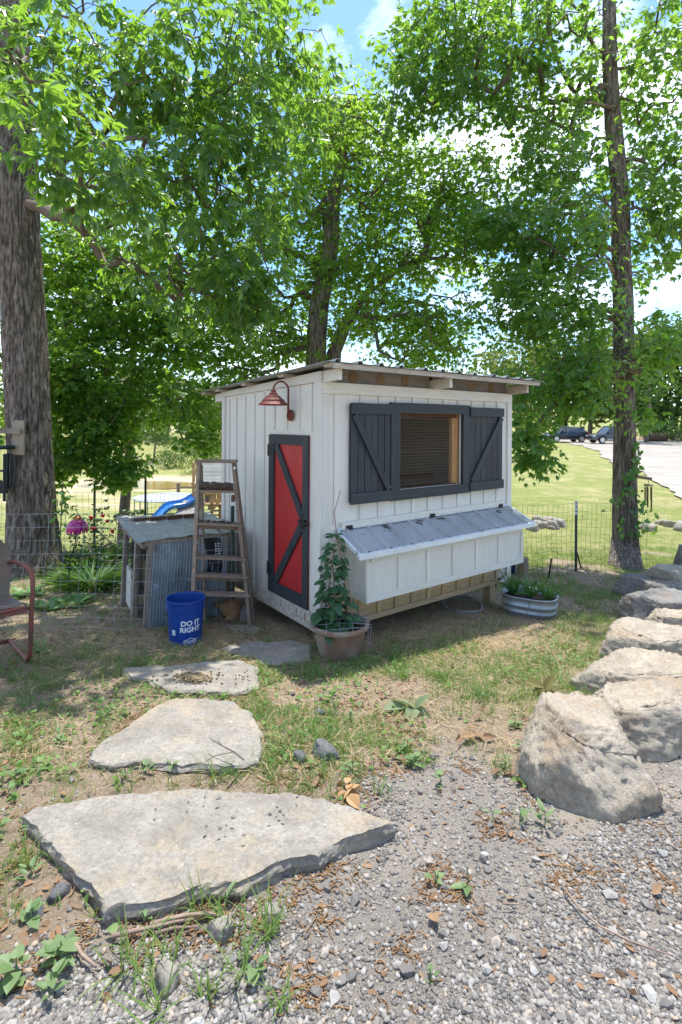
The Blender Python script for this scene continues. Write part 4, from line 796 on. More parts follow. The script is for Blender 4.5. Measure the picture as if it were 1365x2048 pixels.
hp = gp(925, 1214); tag(MB().tube([hp + Vector((.2 * math.cos(a), .26 * math.sin(a), .03 + .01 * math.sin(3 * a))) for a in np.linspace(.6, 6.6, 40)], .014, 10).build('hose', mat('grey_hose', (.3, .3, .28), (.22, .22, .2), 12, rough=.6), smooth=True), 'coil of grey hose on the dirt under the coop', 'hose')
p2 = cw(2.66, .25); tag(MB().tube([Vector((p2.x, p2.y, .28)), Vector((p2.x + .03, p2.y - .02, .15)), Vector((p2.x + .05, p2.y, .0)), Vector((p2.x + .06, p2.y + .1, -.1))], .012, 8).build('hose', mat('green_hose', (.05, .12, .1), (.07, .15, .12), 12, rough=.5), smooth=True), 'green hose hanging down at the right corner of the coop', 'hose')
# ------------------------------------------------------------------ pink flower ornament on a stake
PINKP = mat('pink_glass', (.42, .012, .17), (.3, .01, .13), 6, rough=.2, bump=.05, spec=.6, var=.2); COPP = mat('copper', (.35, .14, .06), (.2, .09, .04), 8, rough=.4, metal=.8, bump=.1)
oc = at(155, 1048, 6.0); orn = thing('flower_ornament', 'pink petalled metal flower ornament on a thin stake behind the fence', 'garden ornament', (oc.x - .1, oc.y, G(oc.x - .1, oc.y)))
for k in range(14):
    a = 2 * math.pi * k / 14
    def pet(i, j, a=a):
        r_ = .025 + .09 * math.sin(min(1, j * 1.25) * 1.5) - .012 * j * j; w = (i - .5) * (.062 * math.sin(.6 + j * 2.0)); z = .055 - .155 * j ** 1.5; rr = r_ + .01 * (1 - (2 * i - 1) ** 2)
        return (oc.x + rr * math.cos(a) - w * math.sin(a), oc.y + rr * math.sin(a) + w * math.cos(a), oc.z + z)
    MB().sheet(pet, 4, 8).build('petal', PINKP, orn, smooth=True, world=True)
MB().lathe([(0, .1), (.02, .095), (.045, .075), (.05, .05), (.05, .045), (0, .04)], 16, tuple(oc)).build('cap', COPP, orn, world=True)
MB().tube([oc + Vector((0, 0, -.02)), oc + Vector((-.02, 0, -.2)), oc + Vector((-.09, 0, -.45)), Vector((oc.x - .1, oc.y, G(oc.x, oc.y)))], .007, 6).build('stake', IRON, orn, world=True)
MB().tube([oc + Vector((.02, 0, -.05)), oc + Vector((0, 0, -.2)), oc + Vector((-.06, 0, -.38))], .004, 6).build('side_stem', IRON, orn, world=True)
# ------------------------------------------------------------------ tree brackets and wind chimes
CHIM = mat('dark_chime_metal', (.025, .035, .045), (.04, .05, .06), 10, rough=.4, bump=.05, metal=.6); BRZ = mat('bronze_tube', (.16, .11, .07), (.1, .07, .045), 10, rough=.45, bump=.1, metal=.5)
bp0 = at(35, 876, 7.02); brk = thing('tree_bracket', 'pale wooden board with an arm nailed to the big left tree', 'bracket', (bp0.x, bp0.y, bp0.z))
NAILW = mat('bracket_wood', (.40, .33, .25), (.3, .245, .185), 6, ZS, .85, .4, ((.16, .13, .1), 5, .62, .72))
MB().box(-.075, .085, -.0, .04, -.23, .24).build('backboard', NAILW, brk); MB().bar((.06, -.03, .09), (-.17, -.1, .10), .05, .07).build('arm', NAILW, brk)
cc = at(2, 898, 6.9); ch = thing('wind_chime', 'black wind chime hanging left of the big tree trunk', 'wind chime', (cc.x, cc.y, cc.z - .6))
MB().lathe([(.10, 0), (.155, .0), (.16, .02), (.155, .045), (.10, .045), (.10, 0)], 24, (cc.x, cc.y, cc.z)).build('ring', CHIM, ch, world=True)
for k in range(6):
    a = k * 1.047 + .4; q = cc + Vector((.12 * math.cos(a), .12 * math.sin(a), -.06)); l_ = .45 + .035 * k
    MB().tube([q, q + Vector((0, 0, -l_))], .019, 10).tube([q, q + Vector((0, 0, .07))], .002, 4).build('tube', CHIM, ch, world=True)
MB().disc(cc + Vector((0, 0, -.3)), (0, 0, 1), .06, 16, .02).build('clapper', CHIM, ch, world=True)
q = at(6, 975, 6.9); MB().tube([cc + Vector((0, 0, .3)), Vector((cc.x, cc.y, q.z + .1))], .002, 4).tube([cc + Vector((.13, 0, .04)), cc + Vector((.02, 0, .35))], .002, 4).tube([cc + Vector((-.13, 0, .04)), cc + Vector((-.02, 0, .35))], .002, 4).build('cord', CHIM, ch, world=True)
MB().prism([(cc.x, cc.y, q.z + .11), (cc.x + .06, cc.y, q.z + .02), (cc.x + .1, cc.y, q.z - .06), (cc.x + .08, cc.y, q.z - .08), (cc.x - .06, cc.y, q.z - .08), (cc.x - .1, cc.y, q.z - .05), (cc.x - .06, cc.y, q.z + .02)], (0, .01, 0)).build('sail', CHIM, ch, world=True, fix=True)
b0 = at(1268, 950, 8.1); b1 = at(1305, 958, 7.95); brk2 = thing('tree_bracket', 'thin wooden bracket arm on the right hand tree', 'bracket', b0)
MB().bar(b0 - Vector((.1, 0, 0)), b1, .03, .045).build('arm', OLDX, brk2, world=True); MB().bar(b0 + Vector((-.05, .02, .05)), b0 + Vector((-.05, .02, -.28)), .05, .02, (0, 1, 0)).build('backboard', OLDW, brk2, world=True)
c2 = at(1298, 970, 7.97); ch2 = thing('wind_chime', 'small bronze wind chime hanging from the right tree bracket', 'wind chime', c2 - Vector((0, 0, .3)))
MB().lathe([(0, .01), (.06, .01), (.065, 0), (.06, -.015), (0, -.015)], 16, tuple(c2)).build('cap', OLDX, ch2, world=True)
for k in range(5):
    a = k * 1.257 + .2; s_ = c2 + Vector((.045 * math.cos(a), .045 * math.sin(a), -.03)); MB().tube([s_, s_ + Vector((0, 0, -.2 - .035 * k))], .011, 8).build('tube', BRZ, ch2, world=True)
MB().tube([c2 + Vector((0, 0, .005)), Vector((c2.x, c2.y, b1.z))], .003, 4).build('cord', CHIM, ch2, world=True)
# ------------------------------------------------------------------ trees
def trunk_mesh(pts, radii, n=18, flare=0., seed=0):
    m = MB(); P = [Vector(p) for p in pts]; S_ = []; Rr = []
    for i in range(len(P) - 1):
        k = max(3, int((P[i + 1] - P[i]).length / (.07 if n > 40 else .16)))
        for j in range(k):
            t = j / k; S_.append(P[i].lerp(P[i + 1], t) + Vector((.02 * mnoise.noise(Vector((seed, i + t, 0))), .02 * mnoise.noise(Vector((0, i + t, seed))), 0))); Rr.append(radii[i] * (1 - t) + radii[i + 1] * t)
    S_.append(P[-1]); Rr.append(radii[-1]); z0 = P[0].z; V = []
    for c, r_ in zip(S_, Rr):
        fl = flare * math.exp(-(c.z - z0) / .28)
        for j in range(n):
            a = 2 * math.pi * j / n; rr = r_ * (1 + .07 * mnoise.noise(Vector((math.cos(a) * 3, math.sin(a) * 3, c.z * .8 + seed))) + (.035 * mnoise.noise(Vector((math.cos(a) * 9, math.sin(a) * 9, c.z * 1.3 + seed))) if n < 40 else -.15 * max(0, 1 - abs(mnoise.noise(Vector((math.cos(a) * 10 * r_ / .25, math.sin(a) * 10 * r_ / .25, c.z * 2.0 + seed)))) * 2.6) ** 2 + .025 * mnoise.noise(Vector((math.cos(a) * 20, math.sin(a) * 20, c.z * 7))))) + fl * (.6 + .4 * math.sin(a * 5 + seed)); V.append((c.x + rr * math.cos(a), c.y + rr * math.sin(a), c.z))
    k = len(S_); m.add(V, [(i * n + j, i * n + (j + 1) % n, (i + 1) * n + (j + 1) % n, (i + 1) * n + j) for i in range(k - 1) for j in range(n)])
    return m, S_, Rr
def in_blob(bl):
    u, v, Y, ru, rv, rd, n = bl; c = np.array(at(u, v, Y)); k = 0; q = rng.normal(size=(n, 3)); q /= np.linalg.norm(q, axis=1, keepdims=True); q *= rng.random((n, 1)) ** (1 / 2.2)
    return c + q * np.array([ru * Y / F_PX, rd, rv * Y / F_PX])
def grow(S_, Rr, start, att, r0=.006, step=.3, droop=.12):
    """branches that join every crown point to the nearest wood already there"""
    nodes = [np.array(p) for p in S_]; par = [-1] * len(nodes); order = np.argsort([np.min(np.linalg.norm(np.array(S_) - a, axis=1)) for a in att]); base = len(nodes)
    arr = np.array(nodes + [np.zeros(3)] * (len(att) * 14 + 10)); cnt = base; ok = np.ones(len(arr)) * 1e9; ok[start:base] = 0; depth = np.zeros(len(arr)); ends = []; leafn = np.zeros(len(arr))
    for i in order:
        a = att[i]; d_ = np.linalg.norm(arr[:cnt] - a, axis=1) + ok[:cnt] + .25 * np.maximum(0, arr[:cnt, 2] - a[2] - .2); j = int(np.argmin(d_)); p0 = arr[j].copy(); L_ = np.linalg.norm(a - p0); k = int(min(12, max(1, L_ / step))); prev = j
        for q in range(1, k + 1):
            t = q / k; pt = p0 * (1 - t) + a * t; pt = pt + np.array([0, 0, droop * L_ * 4 * t * (1 - t) * .5]) + (rng.normal(size=3) * .035 * L_ ** .5 if q < k else 0)
            arr[cnt] = pt; par.append(prev); ok[cnt] = 0; prev = cnt; cnt += 1
        ends.append(prev)
    w = np.zeros(cnt)
    for e in ends: w[e] += 1
    for i in range(cnt - 1, base - 1, -1): w[par[i]] += w[i]
    rad = r0 * np.sqrt(np.maximum(w, 1)); kids = {}
    for i in range(base, cnt): kids.setdefault(par[i], []).append(i)
    m = MB(); 
    for i in range(base, cnt):
        pi = par[i]
        main = kids.get(pi, []) and max(kids[pi], key=lambda q: w[q]) == i and pi >= base
        if main: continue
        ch = [arr[pi]]; rr = [min(rad[i] * 1.15, Rr[pi] * .75 if pi < base else rad[pi])]; c = i
        while True:
            ch.append(arr[c]); rr.append(rad[c]); ks = kids.get(c)
            if not ks: break
            c = max(ks, key=lambda q: w[q])
        rr[-1] *= .6; m.tube(ch, rr, 6 if rr[0] > .02 else 4, False)
    tips = arr[ends]; tdir = np.array([arr[e] - arr[par[e]] for e in ends]); return m, tips, tdir, arr[base:cnt], rad[base:]
def sprays(tips, tdir, per, fan, L_, spread, lift=-.15, jit=.25):
    """compound leaves: a fan of leaflets hanging from each short stalk"""
    n = len(tips) * per; c = np.repeat(tips, per, 0); td = np.repeat(tdir / (np.linalg.norm(tdir, axis=1, keepdims=True) + 1e-9), per, 0)
    e = rng.normal(size=(n, 3)) * np.array([1, 1, .55]) + td * .5; e[:, 2] += lift; e /= np.linalg.norm(e, axis=1, keepdims=True)
    base = c + e * spread * rng.random((n, 1)) ** .6; up = np.array([0, 0, 1.]) + rng.normal(size=(n, 3)) * jit * 1.6
    x, d_, z = frames(e, up); B, D, Nn, Ll, Tn = [], [], [], [], []; tn = rng.random(n); csz = np.repeat(rng.uniform(.65, 1.3, len(tips)), per) * rng.uniform(.8, 1.2, n)
    for k in range(fan):
        a = (k - (fan - 1) / 2) * (2.3 / max(1, fan - 1)); dd = d_ * math.cos(a) + x * math.sin(a) + rng.normal(size=(n, 3)) * jit * .5; dd[:, 2] -= (.2 + .5 * rng.random(n))
        B.append(base); D.append(dd); Nn.append(z + rng.normal(size=(n, 3)) * jit); Ll.append(L_ * csz * (1 - .35 * abs(a) / 1.3) * rng.uniform(.8, 1.15, n)); Tn.append((tn + rng.random(n) * .3) % 1)
    return np.concatenate(B), np.concatenate(D), np.concatenate(Nn), np.concatenate(Ll), np.concatenate(Tn)
def in_view(P):
    u = 682.5 + F_PX * P[:, 0] / np.maximum(P[:, 1], .1); v = VH - F_PX * (P[:, 2] - CAMZ) / np.maximum(P[:, 1], .1); return (P[:, 1] > .5) & (u > 0) & (u < 1365) & (v > 0) & (v < 2048)
def tree(name, label, cat, pts, radii, blobs, lmat, bark, tpl, fan, per, L_, spread, start=.3, flare=0., seed=1, nobj=0, wid=1., lift=-.15, group=None, r0=.006, twin=None, n=18, droop=.12, jit=.25, obj_tpl=None, clear=None):
    p0 = Vector(pts[0]); t = thing(name, label, cat, p0, 0, group); m, S_, Rr = trunk_mesh(pts, radii, n, flare, seed); m.build('trunk', bark, t, smooth=True, world=True); st = int(len(S_) * start)
    if twin:
        m2, S2, R2 = trunk_mesh(twin[0], twin[1], 14, 0, seed + 3); m2.build('trunk', bark, t, smooth=True, world=True); S_ = S_ + S2; Rr = Rr + R2
    att = np.concatenate([in_blob(b) for b in blobs]); bm_, tips, td, _, _ = grow([tuple(s) for s in S_], Rr, st, att, r0, droop=droop); bm_.build('branches', BARK3, t, smooth=True, world=True)
    B, D, Nn, Ll, Tn = sprays(tips, td, per, fan, L_, spread, lift, jit); off = np.array(p0)
    if clear:       # few leaves hang right in front of the bole
        cu = np.interp(VH - F_PX * (B[:, 2] - CAMZ) / B[:, 1], clear[0], clear[1]); hit = (np.abs(682.5 + F_PX * B[:, 0] / B[:, 1] - cu) < 34) & (B[:, 1] < 8.3) & (rng.random(len(B)) < .82); B, D, Nn, Ll, Tn = (q[~hit] for q in (B, D, Nn, Ll, Tn))
    if nobj:
        vis = in_view(B); dist = np.where(vis, np.linalg.norm(B - np.array([0, 0, CAMZ]), axis=1), 1e9); sel = np.argsort(dist)[:nobj]; ms = np.ones(len(B), bool); ms[sel] = False
        leaf_objs(tpl_me('leaf', obj_tpl or tpl, lmat), t, B[sel], D[sel], Nn[sel], Ll[sel], wid); B, D, Nn, Ll, Tn = B[ms], D[ms], Nn[ms], Ll[ms], Tn[ms]
    V, Fc = leaves_mesh(tpl, B - off, D, Nn, Ll, wid); o = np_mesh('crown', V, Fc, lmat, t, np.repeat(Tn, len(tpl[0])))
    if nobj: kind(o, 'stuff')
    return t
HICK = leafmat('hickory_leaf', (.045, .13, .052), (.085, .18, .05), (.42, .71, .06), .46, .32, .6)
OAKY = leafmat('bright_leaf', (.065, .15, .038), (.11, .21, .045), (.52, .8, .07), .57, .4, .45)
SASS = leafmat('dark_leaf', (.045, .13, .048), (.09, .185, .05), (.42, .71, .06), .48, .34, .55)
UNDR = leafmat('understorey_leaf', (.055, .145, .045), (.1, .2, .05), (.52, .8, .07), .57, .36, .5)
tp = lambda l: [at(u, v, Y) for u, v, Y in l]
b0 = gp(68, 1148)
left_tree = tree('hickory_tree', 'largest tree with thick furrowed bark at the left edge', 'tree', [b0 - Vector((0, 0, .1))] + tp([(66, 1080, 7.35), (60, 900, 7.35), (45, 600, 7.35), (32, 300, 7.35), (22, 0, 7.35), (10, -350, 7.4)]), [.36, .33, .285, .275, .26, .22, .15],
    [(60, 120, 5.4, 170, 120, .9, 55), (70, 230, 3.9, 110, 120, .4, 22), (250, 120, 5.2, 170, 120, 1.0, 60), (430, 140, 5.6, 170, 140, 1.2, 75), (560, 130, 6.4, 130, 150, 1.2, 70), (300, 300, 5.8, 220, 110, 1.2, 85), (470, 330, 6.2, 150, 130, 1.2, 75), (220, 350, 4.2, 110, 80, .4, 18), (470, 500, 6.0, 120, 130, .8, 70), (500, 600, 6.1, 80, 80, .5, 34), (380, 560, 6.6, 110, 100, .8, 40), (330, 450, 6.8, 180, 120, 1.0, 60), (200, -120, 6.2, 320, 110, 2.0, 30), (560, -60, 6.6, 150, 80, 1.2, 14), (-150, 200, 6.6, 200, 250, 1.8, 34)],
    HICK, BARK1, LEAF_M, 5, 7, .142, .24, .66, .16, 3, 300, .8, -.4, None, .0034, None, 110, obj_tpl=LEAF_A)
# bushy understorey tree behind the hutch
b1 = Vector((-4.3, 10.2, G(-4.3, 10.2)))
tree('understorey_tree', 'bushy small leaved tree hanging low behind the big left trunk', 'tree', [b1, b1 + Vector((.1, 0, 1.4)), b1 + Vector((.25, -.1, 3.0)), b1 + Vector((.2, 0, 4.8))], [.11, .09, .07, .04],
    [(230, 620, 9.6, 150, 130, 1.2, 260), (180, 760, 9.0, 95, 130, .9, 190), (200, 880, 8.6, 70, 65, .5, 80), (330, 700, 9.4, 120, 80, 1.0, 110), (130, 640, 9.6, 90, 180, 1.0, 150), (400, 640, 9.8, 80, 90, .8, 50), (10, 760, 9.6, 60, 190, .8, 60), (255, 930, 8.4, 35, 30, .2, 12), (395, 800, 8.6, 60, 70, .4, 34), (400, 870, 8.4, 45, 50, .3, 20), (140, 900, 8.8, 40, 40, .3, 26), (115, 800, 8.4, 45, 110, .4, 60), (235, 945, 8.4, 45, 28, .25, 22), (300, 800, 9.2, 70, 60, .7, 50), (150, 470, 9.3, 110, 90, .8, 90), (300, 520, 9.5, 110, 80, .8, 70), (110, 920, 8.2, 40, 45, .3, 26)],
    UNDR, BARK3, LEAF_S, 5, 13, .098, .26, .2, .0, 8, 0, 1.25, -.2, None, .004)
c0 = Vector((-.47, 9.1, G(-.47, 9.1)))
tree('oak_tree', 'twin trunked tree with bright leaves directly behind the coop', 'tree', [c0] + tp([(632, 720, 9.1), (640, 600, 9.1), (660, 500, 9.1), (668, 400, 9.1), (690, 280, 9.2), (700, 190, 9.3)]), [.22, .18, .17, .15, .12, .08, .04],
    [(700, 330, 9.2, 130, 130, 1.5, 150), (620, 240, 9.4, 110, 100, 1.3, 100), (720, 230, 9.5, 70, 70, .8, 46), (560, 380, 9.4, 110, 120, 1.3, 100), (820, 390, 9.0, 130, 90, 1.3, 110), (930, 400, 9.0, 90, 70, 1.0, 60), (860, 300, 9.2, 70, 30, .8, 24), (960, 320, 9.1, 45, 22, .5, 12), (760, 500, 9.2, 140, 90, 1.4, 110), (900, 490, 9.2, 110, 80, 1.2, 80), (600, 500, 9.6, 120, 100, 1.4, 90), (760, 640, 9.0, 140, 60, 1.2, 90), (880, 640, 9.2, 100, 60, 1.0, 60), (540, 640, 9.6, 110, 80, 1.2, 80), (850, 700, 8.6, 110, 40, .8, 50), (470, 700, 9.6, 60, 60, .8, 30), (680, 560, 9.4, 90, 70, 1., 50), (480, 760, 9.3, 70, 60, .7, 46), (570, 700, 9.2, 90, 40, .8, 50), (450, 560, 9.6, 80, 90, 1., 50)],
    OAKY, BARK2, LEAF_S, 4, 17, .088, .28, .42, .1, 5, 0, 1.15, -.3, None, .0055, ([c0 + Vector((.25, .05, .6))] + tp([(668, 705, 9.2), (690, 650, 9.25), (730, 590, 9.3), (800, 540, 9.3)]), [.16, .13, .12, .08, .04]))
r0_ = gp(1252, 1137)
right_tree = tree('tall_tree', 'tall straight tree with wire and ivy round its base at right', 'tree', [r0_ - Vector((0, 0, .1))] + tp([(1252, 1080, 8.25), (1250, 900, 8.25), (1248, 700, 8.25), (1246, 560, 8.25), (1243, 420, 8.25), (1228, 250, 8.25), (1220, 120, 8.25), (1220, -50, 8.3), (1225, -300, 8.4)]), [.2, .185, .163, .152, .145, .134, .125, .11, .09, .05],
    [(1000, 60, 8.2, 190, 120, 1.6, 150), (860, 110, 8.0, 110, 110, 1.1, 80), (800, 190, 7.9, 60, 70, .6, 30), (940, 170, 8.0, 110, 60, 1.0, 60), (1120, 220, 8.4, 120, 130, 1.4, 110), (1300, 100, 8.0, 110, 170, 1.5, 110), (1330, 330, 8.0, 90, 150, 1.3, 90), (1120, 380, 8.2, 130, 110, 1.4, 110), (1080, 500, 7.8, 150, 90, 1.4, 120), (1000, 450, 8.0, 90, 70, 1.0, 50), (1130, 600, 7.6, 140, 80, 1.2, 100), (1040, 620, 7.6, 90, 70, .9, 50), (1320, 470, 8.0, 80, 80, 1.2, 60), (1180, 720, 7.4, 110, 70, .9, 70), (1310, 690, 7.6, 80, 60, .9, 44), (1160, 780, 7.2, 90, 45, .6, 40), (1258, 820, 7.3, 40, 30, .3, 14), (1060, 860, 6.9, 35, 80, .35, 26), (1085, 920, 6.8, 25, 25, .2, 9), (1040, 780, 7.2, 50, 50, .5, 22), (1180, -120, 8.2, 260, 110, 2.0, 34), (1420, 250, 8.2, 90, 250, 1.6, 40), (900, -70, 8.2, 170, 60, 1.2, 14)],
    SASS, BARK2, LEAF_M, 4, 11, .114, .27, .28, .1, 7, 300, 1.15, -.3, None, .0036, None, 90, obj_tpl=LEAF_A, clear=((-300, 120, 250, 420, 560, 900, 1130), (1225, 1220, 1228, 1243, 1246, 1250, 1252)))
# dead stubs on the right trunk belong to it
for (u0, v0, u1, v1) in ((1225, 215, 1148, 205), (1228, 545, 1205, 515), (1225, 470, 1180, 480)):
    a, b_ = at(u0, v0, 8.15), at(u1, v1, 7.9); MB().tube([a, a.lerp(b_, .5) + Vector((0, 0, .04)), b_], [.03, .022, .012], 7).build('dead_branch', STICK, right_tree, smooth=True, world=True)
# ivy on the right trunk
IVY = leafmat('ivy_leaf', (.045, .13, .04), (.075, .18, .055), (.25, .45, .05), .4, .4)
ivy = thing('ivy_vine', 'green ivy climbing the right hand tree trunk', 'ivy', r0_); B = []; 
for k in range(130):
    t = random.random(); u = 1268 + 10 * math.sin(t * 9) + random.gauss(0, 6 + 12 * (t < .45)); v = 1075 - 190 * t
    if .15 < t < .5 and random.random() < .5: u = random.choice((1232, 1285)) + random.gauss(0, 14); v = random.gauss(1020, 18)
    B.append(np.array(at(u, v, 7.98 + random.uniform(-.1, .1))))
leaf_objs(tpl_me('ivy_leaf', LEAF_H, IVY), ivy, B, rng.normal(size=(130, 3)) + np.array([0, -.3, -.8]), rng.normal(size=(130, 3)) * .4 + np.array([0, -1, .5]), rng.uniform(.05, .1, 130))
MB().tube([at(1268 + 10 * math.sin(t * 9), 1130 - 250 * t, 8.04) for t in np.linspace(0, 1, 20)], .009, 6).build('stem', BARK3, ivy, world=True)
# ------------------------------------------------------------------ distant trees
FARL = [leafmat('far_leaf_%d' % i, a, b_, c_, .4, .6, .2) for i, (a, b_, c_) in enumerate((((.10, .155, .035), (.15, .2, .05), (.3, .38, .06)), ((.045, .105, .028), (.08, .145, .035), (.17, .3, .04)), ((.13, .18, .05), (.19, .22, .075), (.34, .38, .09))))]
FT = (np.array([(0, 0, 0), (-.42, .5, .1), (.42, .5, .1), (0, 1, -.1)]), np.array([(0, 3, 1), (0, 2, 3)]))
def far_tree(x, y, h, w, k, label, name='distant_tree', dens=1.0, low=.12, group='trees beyond the field'):
    z = G(x, y) - .2; t = thing(name, label, 'tree', (x, y, z), 0, group); MB().tube([(0, 0, 0), (.05 * w, 0, h * .4), (0, 0, h * .8)], [h * .022, h * .016, h * .006], 8).build('trunk', BARK2, t, smooth=True)
    nb = 16; n = int(2400 * dens); cs = np.stack([rng.normal(0, .24, nb) * w, rng.normal(0, .24, nb) * w, rng.uniform(low + .1, .9, nb) * h], 1); rad = rng.uniform(.15, .27, nb) * w * (1.15 - .5 * np.abs(cs[:, 2] / h - .45)); i = rng.integers(0, nb, n)
    q = rng.normal(size=(n, 3)); q /= np.linalg.norm(q, axis=1, keepdims=True); P = cs[i] + q * rad[i][:, None] * rng.uniform(.75, 1.05, (n, 1)) * np.array([1, 1, .8]); sz = rng.uniform(.035, .06, n) * (h * .5 + w * .5) * .9
    V, Fc = leaves_mesh(FT, P, q + rng.normal(size=(n, 3)) * .8, rng.normal(size=(n, 3)) * .5 + q, sz); np_mesh('crown', V, Fc, FARL[k], t, np.repeat(rng.random(n), 4)); return t
for i, (u, y, h, w, k, lab) in enumerate((
    (-40, 105, 14, 11, 1, 'dark green tree at the far left beyond the hollow'), (60, 118, 15, 12, 0, 'pale tree on the far slope left of the big trunk'), (150, 112, 16, 12, 1, 'dark tree on the far slope just right of the big trunk'), (205, 122, 17, 13, 0, 'tall pale tree on the far slope above the dirt track'),
    (250, 130, 17, 13, 2, 'yellow green tree on the hilltop behind the pond'), (295, 126, 16, 12, 0, 'light green tree on the hill left of the leaning pair'), (335, 118, 15, 10, 1, 'shaded tree on the hill behind the pond bank'), (372, 112, 15, 11, 0, 'light tree on the hill behind the play set'), (410, 104, 14, 11, 2, 'yellowish tree rising behind the play set roof'), (440, 98, 13, 10, 0, 'bright tree beside the coop wall in the distance'), (480, 100, 14, 10, 1, 'far tree hidden mostly behind the coop corner'),
    (308, 86, 9, 6, 1, 'small dark tree with bare stems on the pond bank'), (425, 76, 6, 5.5, 0, 'low pale bush at the water edge near the play set'), (350, 80, 3.5, 5, 1, 'low dark bush on the bank behind the trampoline'), (455, 70, 7, 6, 2, 'yellow green bush just left of the coop wall'))):
    p = at(u, 850, y); far_tree(p.x, y, h, w, k, lab, 'distant_tree' if h > 7 else 'distant_bush', 1.0, .1)
for i, (u, y, h, w, k, lab) in enumerate((
    (985, 80, 16, 10, 0, 'pale distant tree just above the coop roof end'), (1035, 84, 16, 10, 2, 'yellow green distant tree left of the dark hatchback'), (1080, 78, 15, 9, 0, 'distant tree right behind the dark hatchback'), (1130, 80, 16, 10, 1, 'darker distant tree between the two cars'), (1180, 76, 16, 9, 0, 'distant tree behind the front of the grey pickup'), (1232, 78, 17, 10, 1, 'distant tree behind the right trunk'), (1285, 72, 16, 9, 0, 'distant tree above the dirt mound'), (1325, 70, 16, 9, 1, 'dark distant tree right of the dirt mound'), (1365, 66, 17, 10, 1, 'dark distant tree at the right edge'), (1410, 66, 17, 10, 0, 'distant tree just out at the right edge'),
    (1060, 68, 3, 5, 0, 'low bush left of the dark hatchback'), (1345, 61, 3.5, 6, 1, 'low dark bush behind the fallen log'))):
    p = at(u, 850, y); far_tree(p.x, y, h, w, k, lab, 'distant_tree' if h > 7 else 'distant_bush', 1.0, .05, 'trees beyond the driveway')
# ------------------------------------------------------------------ play set, trampoline and rail fence in the hollow
CEDAR = mat('cedar_timber', (.42, .25, .12), (.33, .19, .09), 3, ZS, .8, .2, var=.15); WBOARD = mat('pale_roof_board', (.62, .6, .57), (.48, .46, .43), 3, (1, 6, 6), .75, .2, var=.12)
SLIDE = mat('blue_slide', (.012, .14, .42), (.01, .12, .37), 3, rough=.35, bump=0, spec=.5, var=0)
YP = 24.0
def pl(u, v, dy=0): return at(u, v, YP + dy)
pg = gp(430, 1050); YP = 22.0
pset = thing('play_set', 'wooden play set with blue wavy slide and pale board roof', 'play set', Vector((at(432, 1046, YP).x, YP, G(at(432, 1046, YP).x, YP))))
def ps(p_, q_, w, h, n_, m_=CEDAR, up=(0, 0, 1)): return MB().bar(p_, q_, w, h, up).build(n_, m_, pset, world=True)
for u, dy in ((388, -.4), (397, 1.3), (425, -.4), (441, 1.3), (475, -.4)):
    b = pl(u, 900, dy); ps(Vector((b.x, b.y, G(b.x, b.y) - .1)), Vector((b.x, b.y, pl(u, 925, dy).z)), .1, .1, 'post', CEDAR, (0, 1, 0))
for v, dy in ((1002, -.5), (970, -.5), (985, -.5)): ps(pl(386, v, dy), pl(478, v, dy), .06, .14, 'rail')
for k in range(12): ps(pl(399 + k * 6.2, 972, -.45), pl(399 + k * 6.2, 1000, -.45), .1, .03, 'slat', CEDAR, (0, 1, 0))
ps(pl(386, 1004, .4), pl(478, 1004, .4), 1.7, .06, 'deck'); ps(pl(384, 965, -.5), pl(398, 978, -.6), .05, .14, 'brace'); ps(pl(421, 1026, -.5), pl(438, 1003, -.5), .05, .1, 'brace')
for k in range(6):
    z0, z1 = 926 + k * 7.2, 926 + (k + 1) * 7.2 - .8; ps(pl(404 - k * .8, (z0 + z1) / 2, -.9 + k * -.12), pl(485, (z0 + z1) / 2, -.9 + k * -.12), .05, .145, 'roof_board', WBOARD)
ps(pl(389, 1002, -.7), pl(365, 1042, -2.0), .9, .05, 'climbing_wall', mat('grey_board', (.3, .28, .25), (.2, .18, .16), 5, rough=.9))
for k in range(5): ps(pl(428, 1048 - k * 9, 1.2), pl(470, 1048 - k * 9, 1.2), .05, .07, 'rung')
for u in (452, 460): MB().tube([pl(u, 975, 0), pl(u, 1030, 0)], .012, 5).build('swing_chain', WIRE, pset, world=True)
ps(pl(450, 1031, 0), pl(463, 1031, 0), .2, .04, 'swing_seat', SLIDE)
sl = []
for t in np.linspace(0, 1, 26): sl.append(pl(391 - 100 * t - 6 * math.sin(t * 3), 994 + 57 * t ** 1.15 + 4.5 * math.sin(t * 9.5), -.6 - 1.2 * t))
m = MB(); wv = Vector((.25, -.42, 0)); V = []
for c in sl: V += [c - wv + Vector((0, 0, .12)), c - wv * .9, c + wv * .9, c + wv + Vector((0, 0, .12)), c + wv * 1.06 + Vector((0, 0, .1)), c + wv * .95 - Vector((0, 0, .05)), c - wv * .95 - Vector((0, 0, .05)), c - wv * 1.06 + Vector((0, 0, .1))]
m.add(V, [(i * 8 + j, i * 8 + (j + 1) % 8, (i + 1) * 8 + (j + 1) % 8, (i + 1) * 8 + j) for i in range(len(sl) - 1) for j in range(8)]); m.build('slide', SLIDE, pset, smooth=False, world=True, fix=True)
YT = 33.; tcen = at(334, 994, YT); tramp = thing('trampoline', 'round grey trampoline on thin legs out in the hollow', 'trampoline', (tcen.x, tcen.y, G(tcen.x, tcen.y)))
MB().lathe([(0, 0), (1.75, -.01), (1.75, -.03), (0, -.03)], 40, tuple(tcen)).build('mat', mat('trampoline_mat', (.36, .37, .4), (.3, .31, .34), 3, rough=.6, bump=0), tramp, world=True)
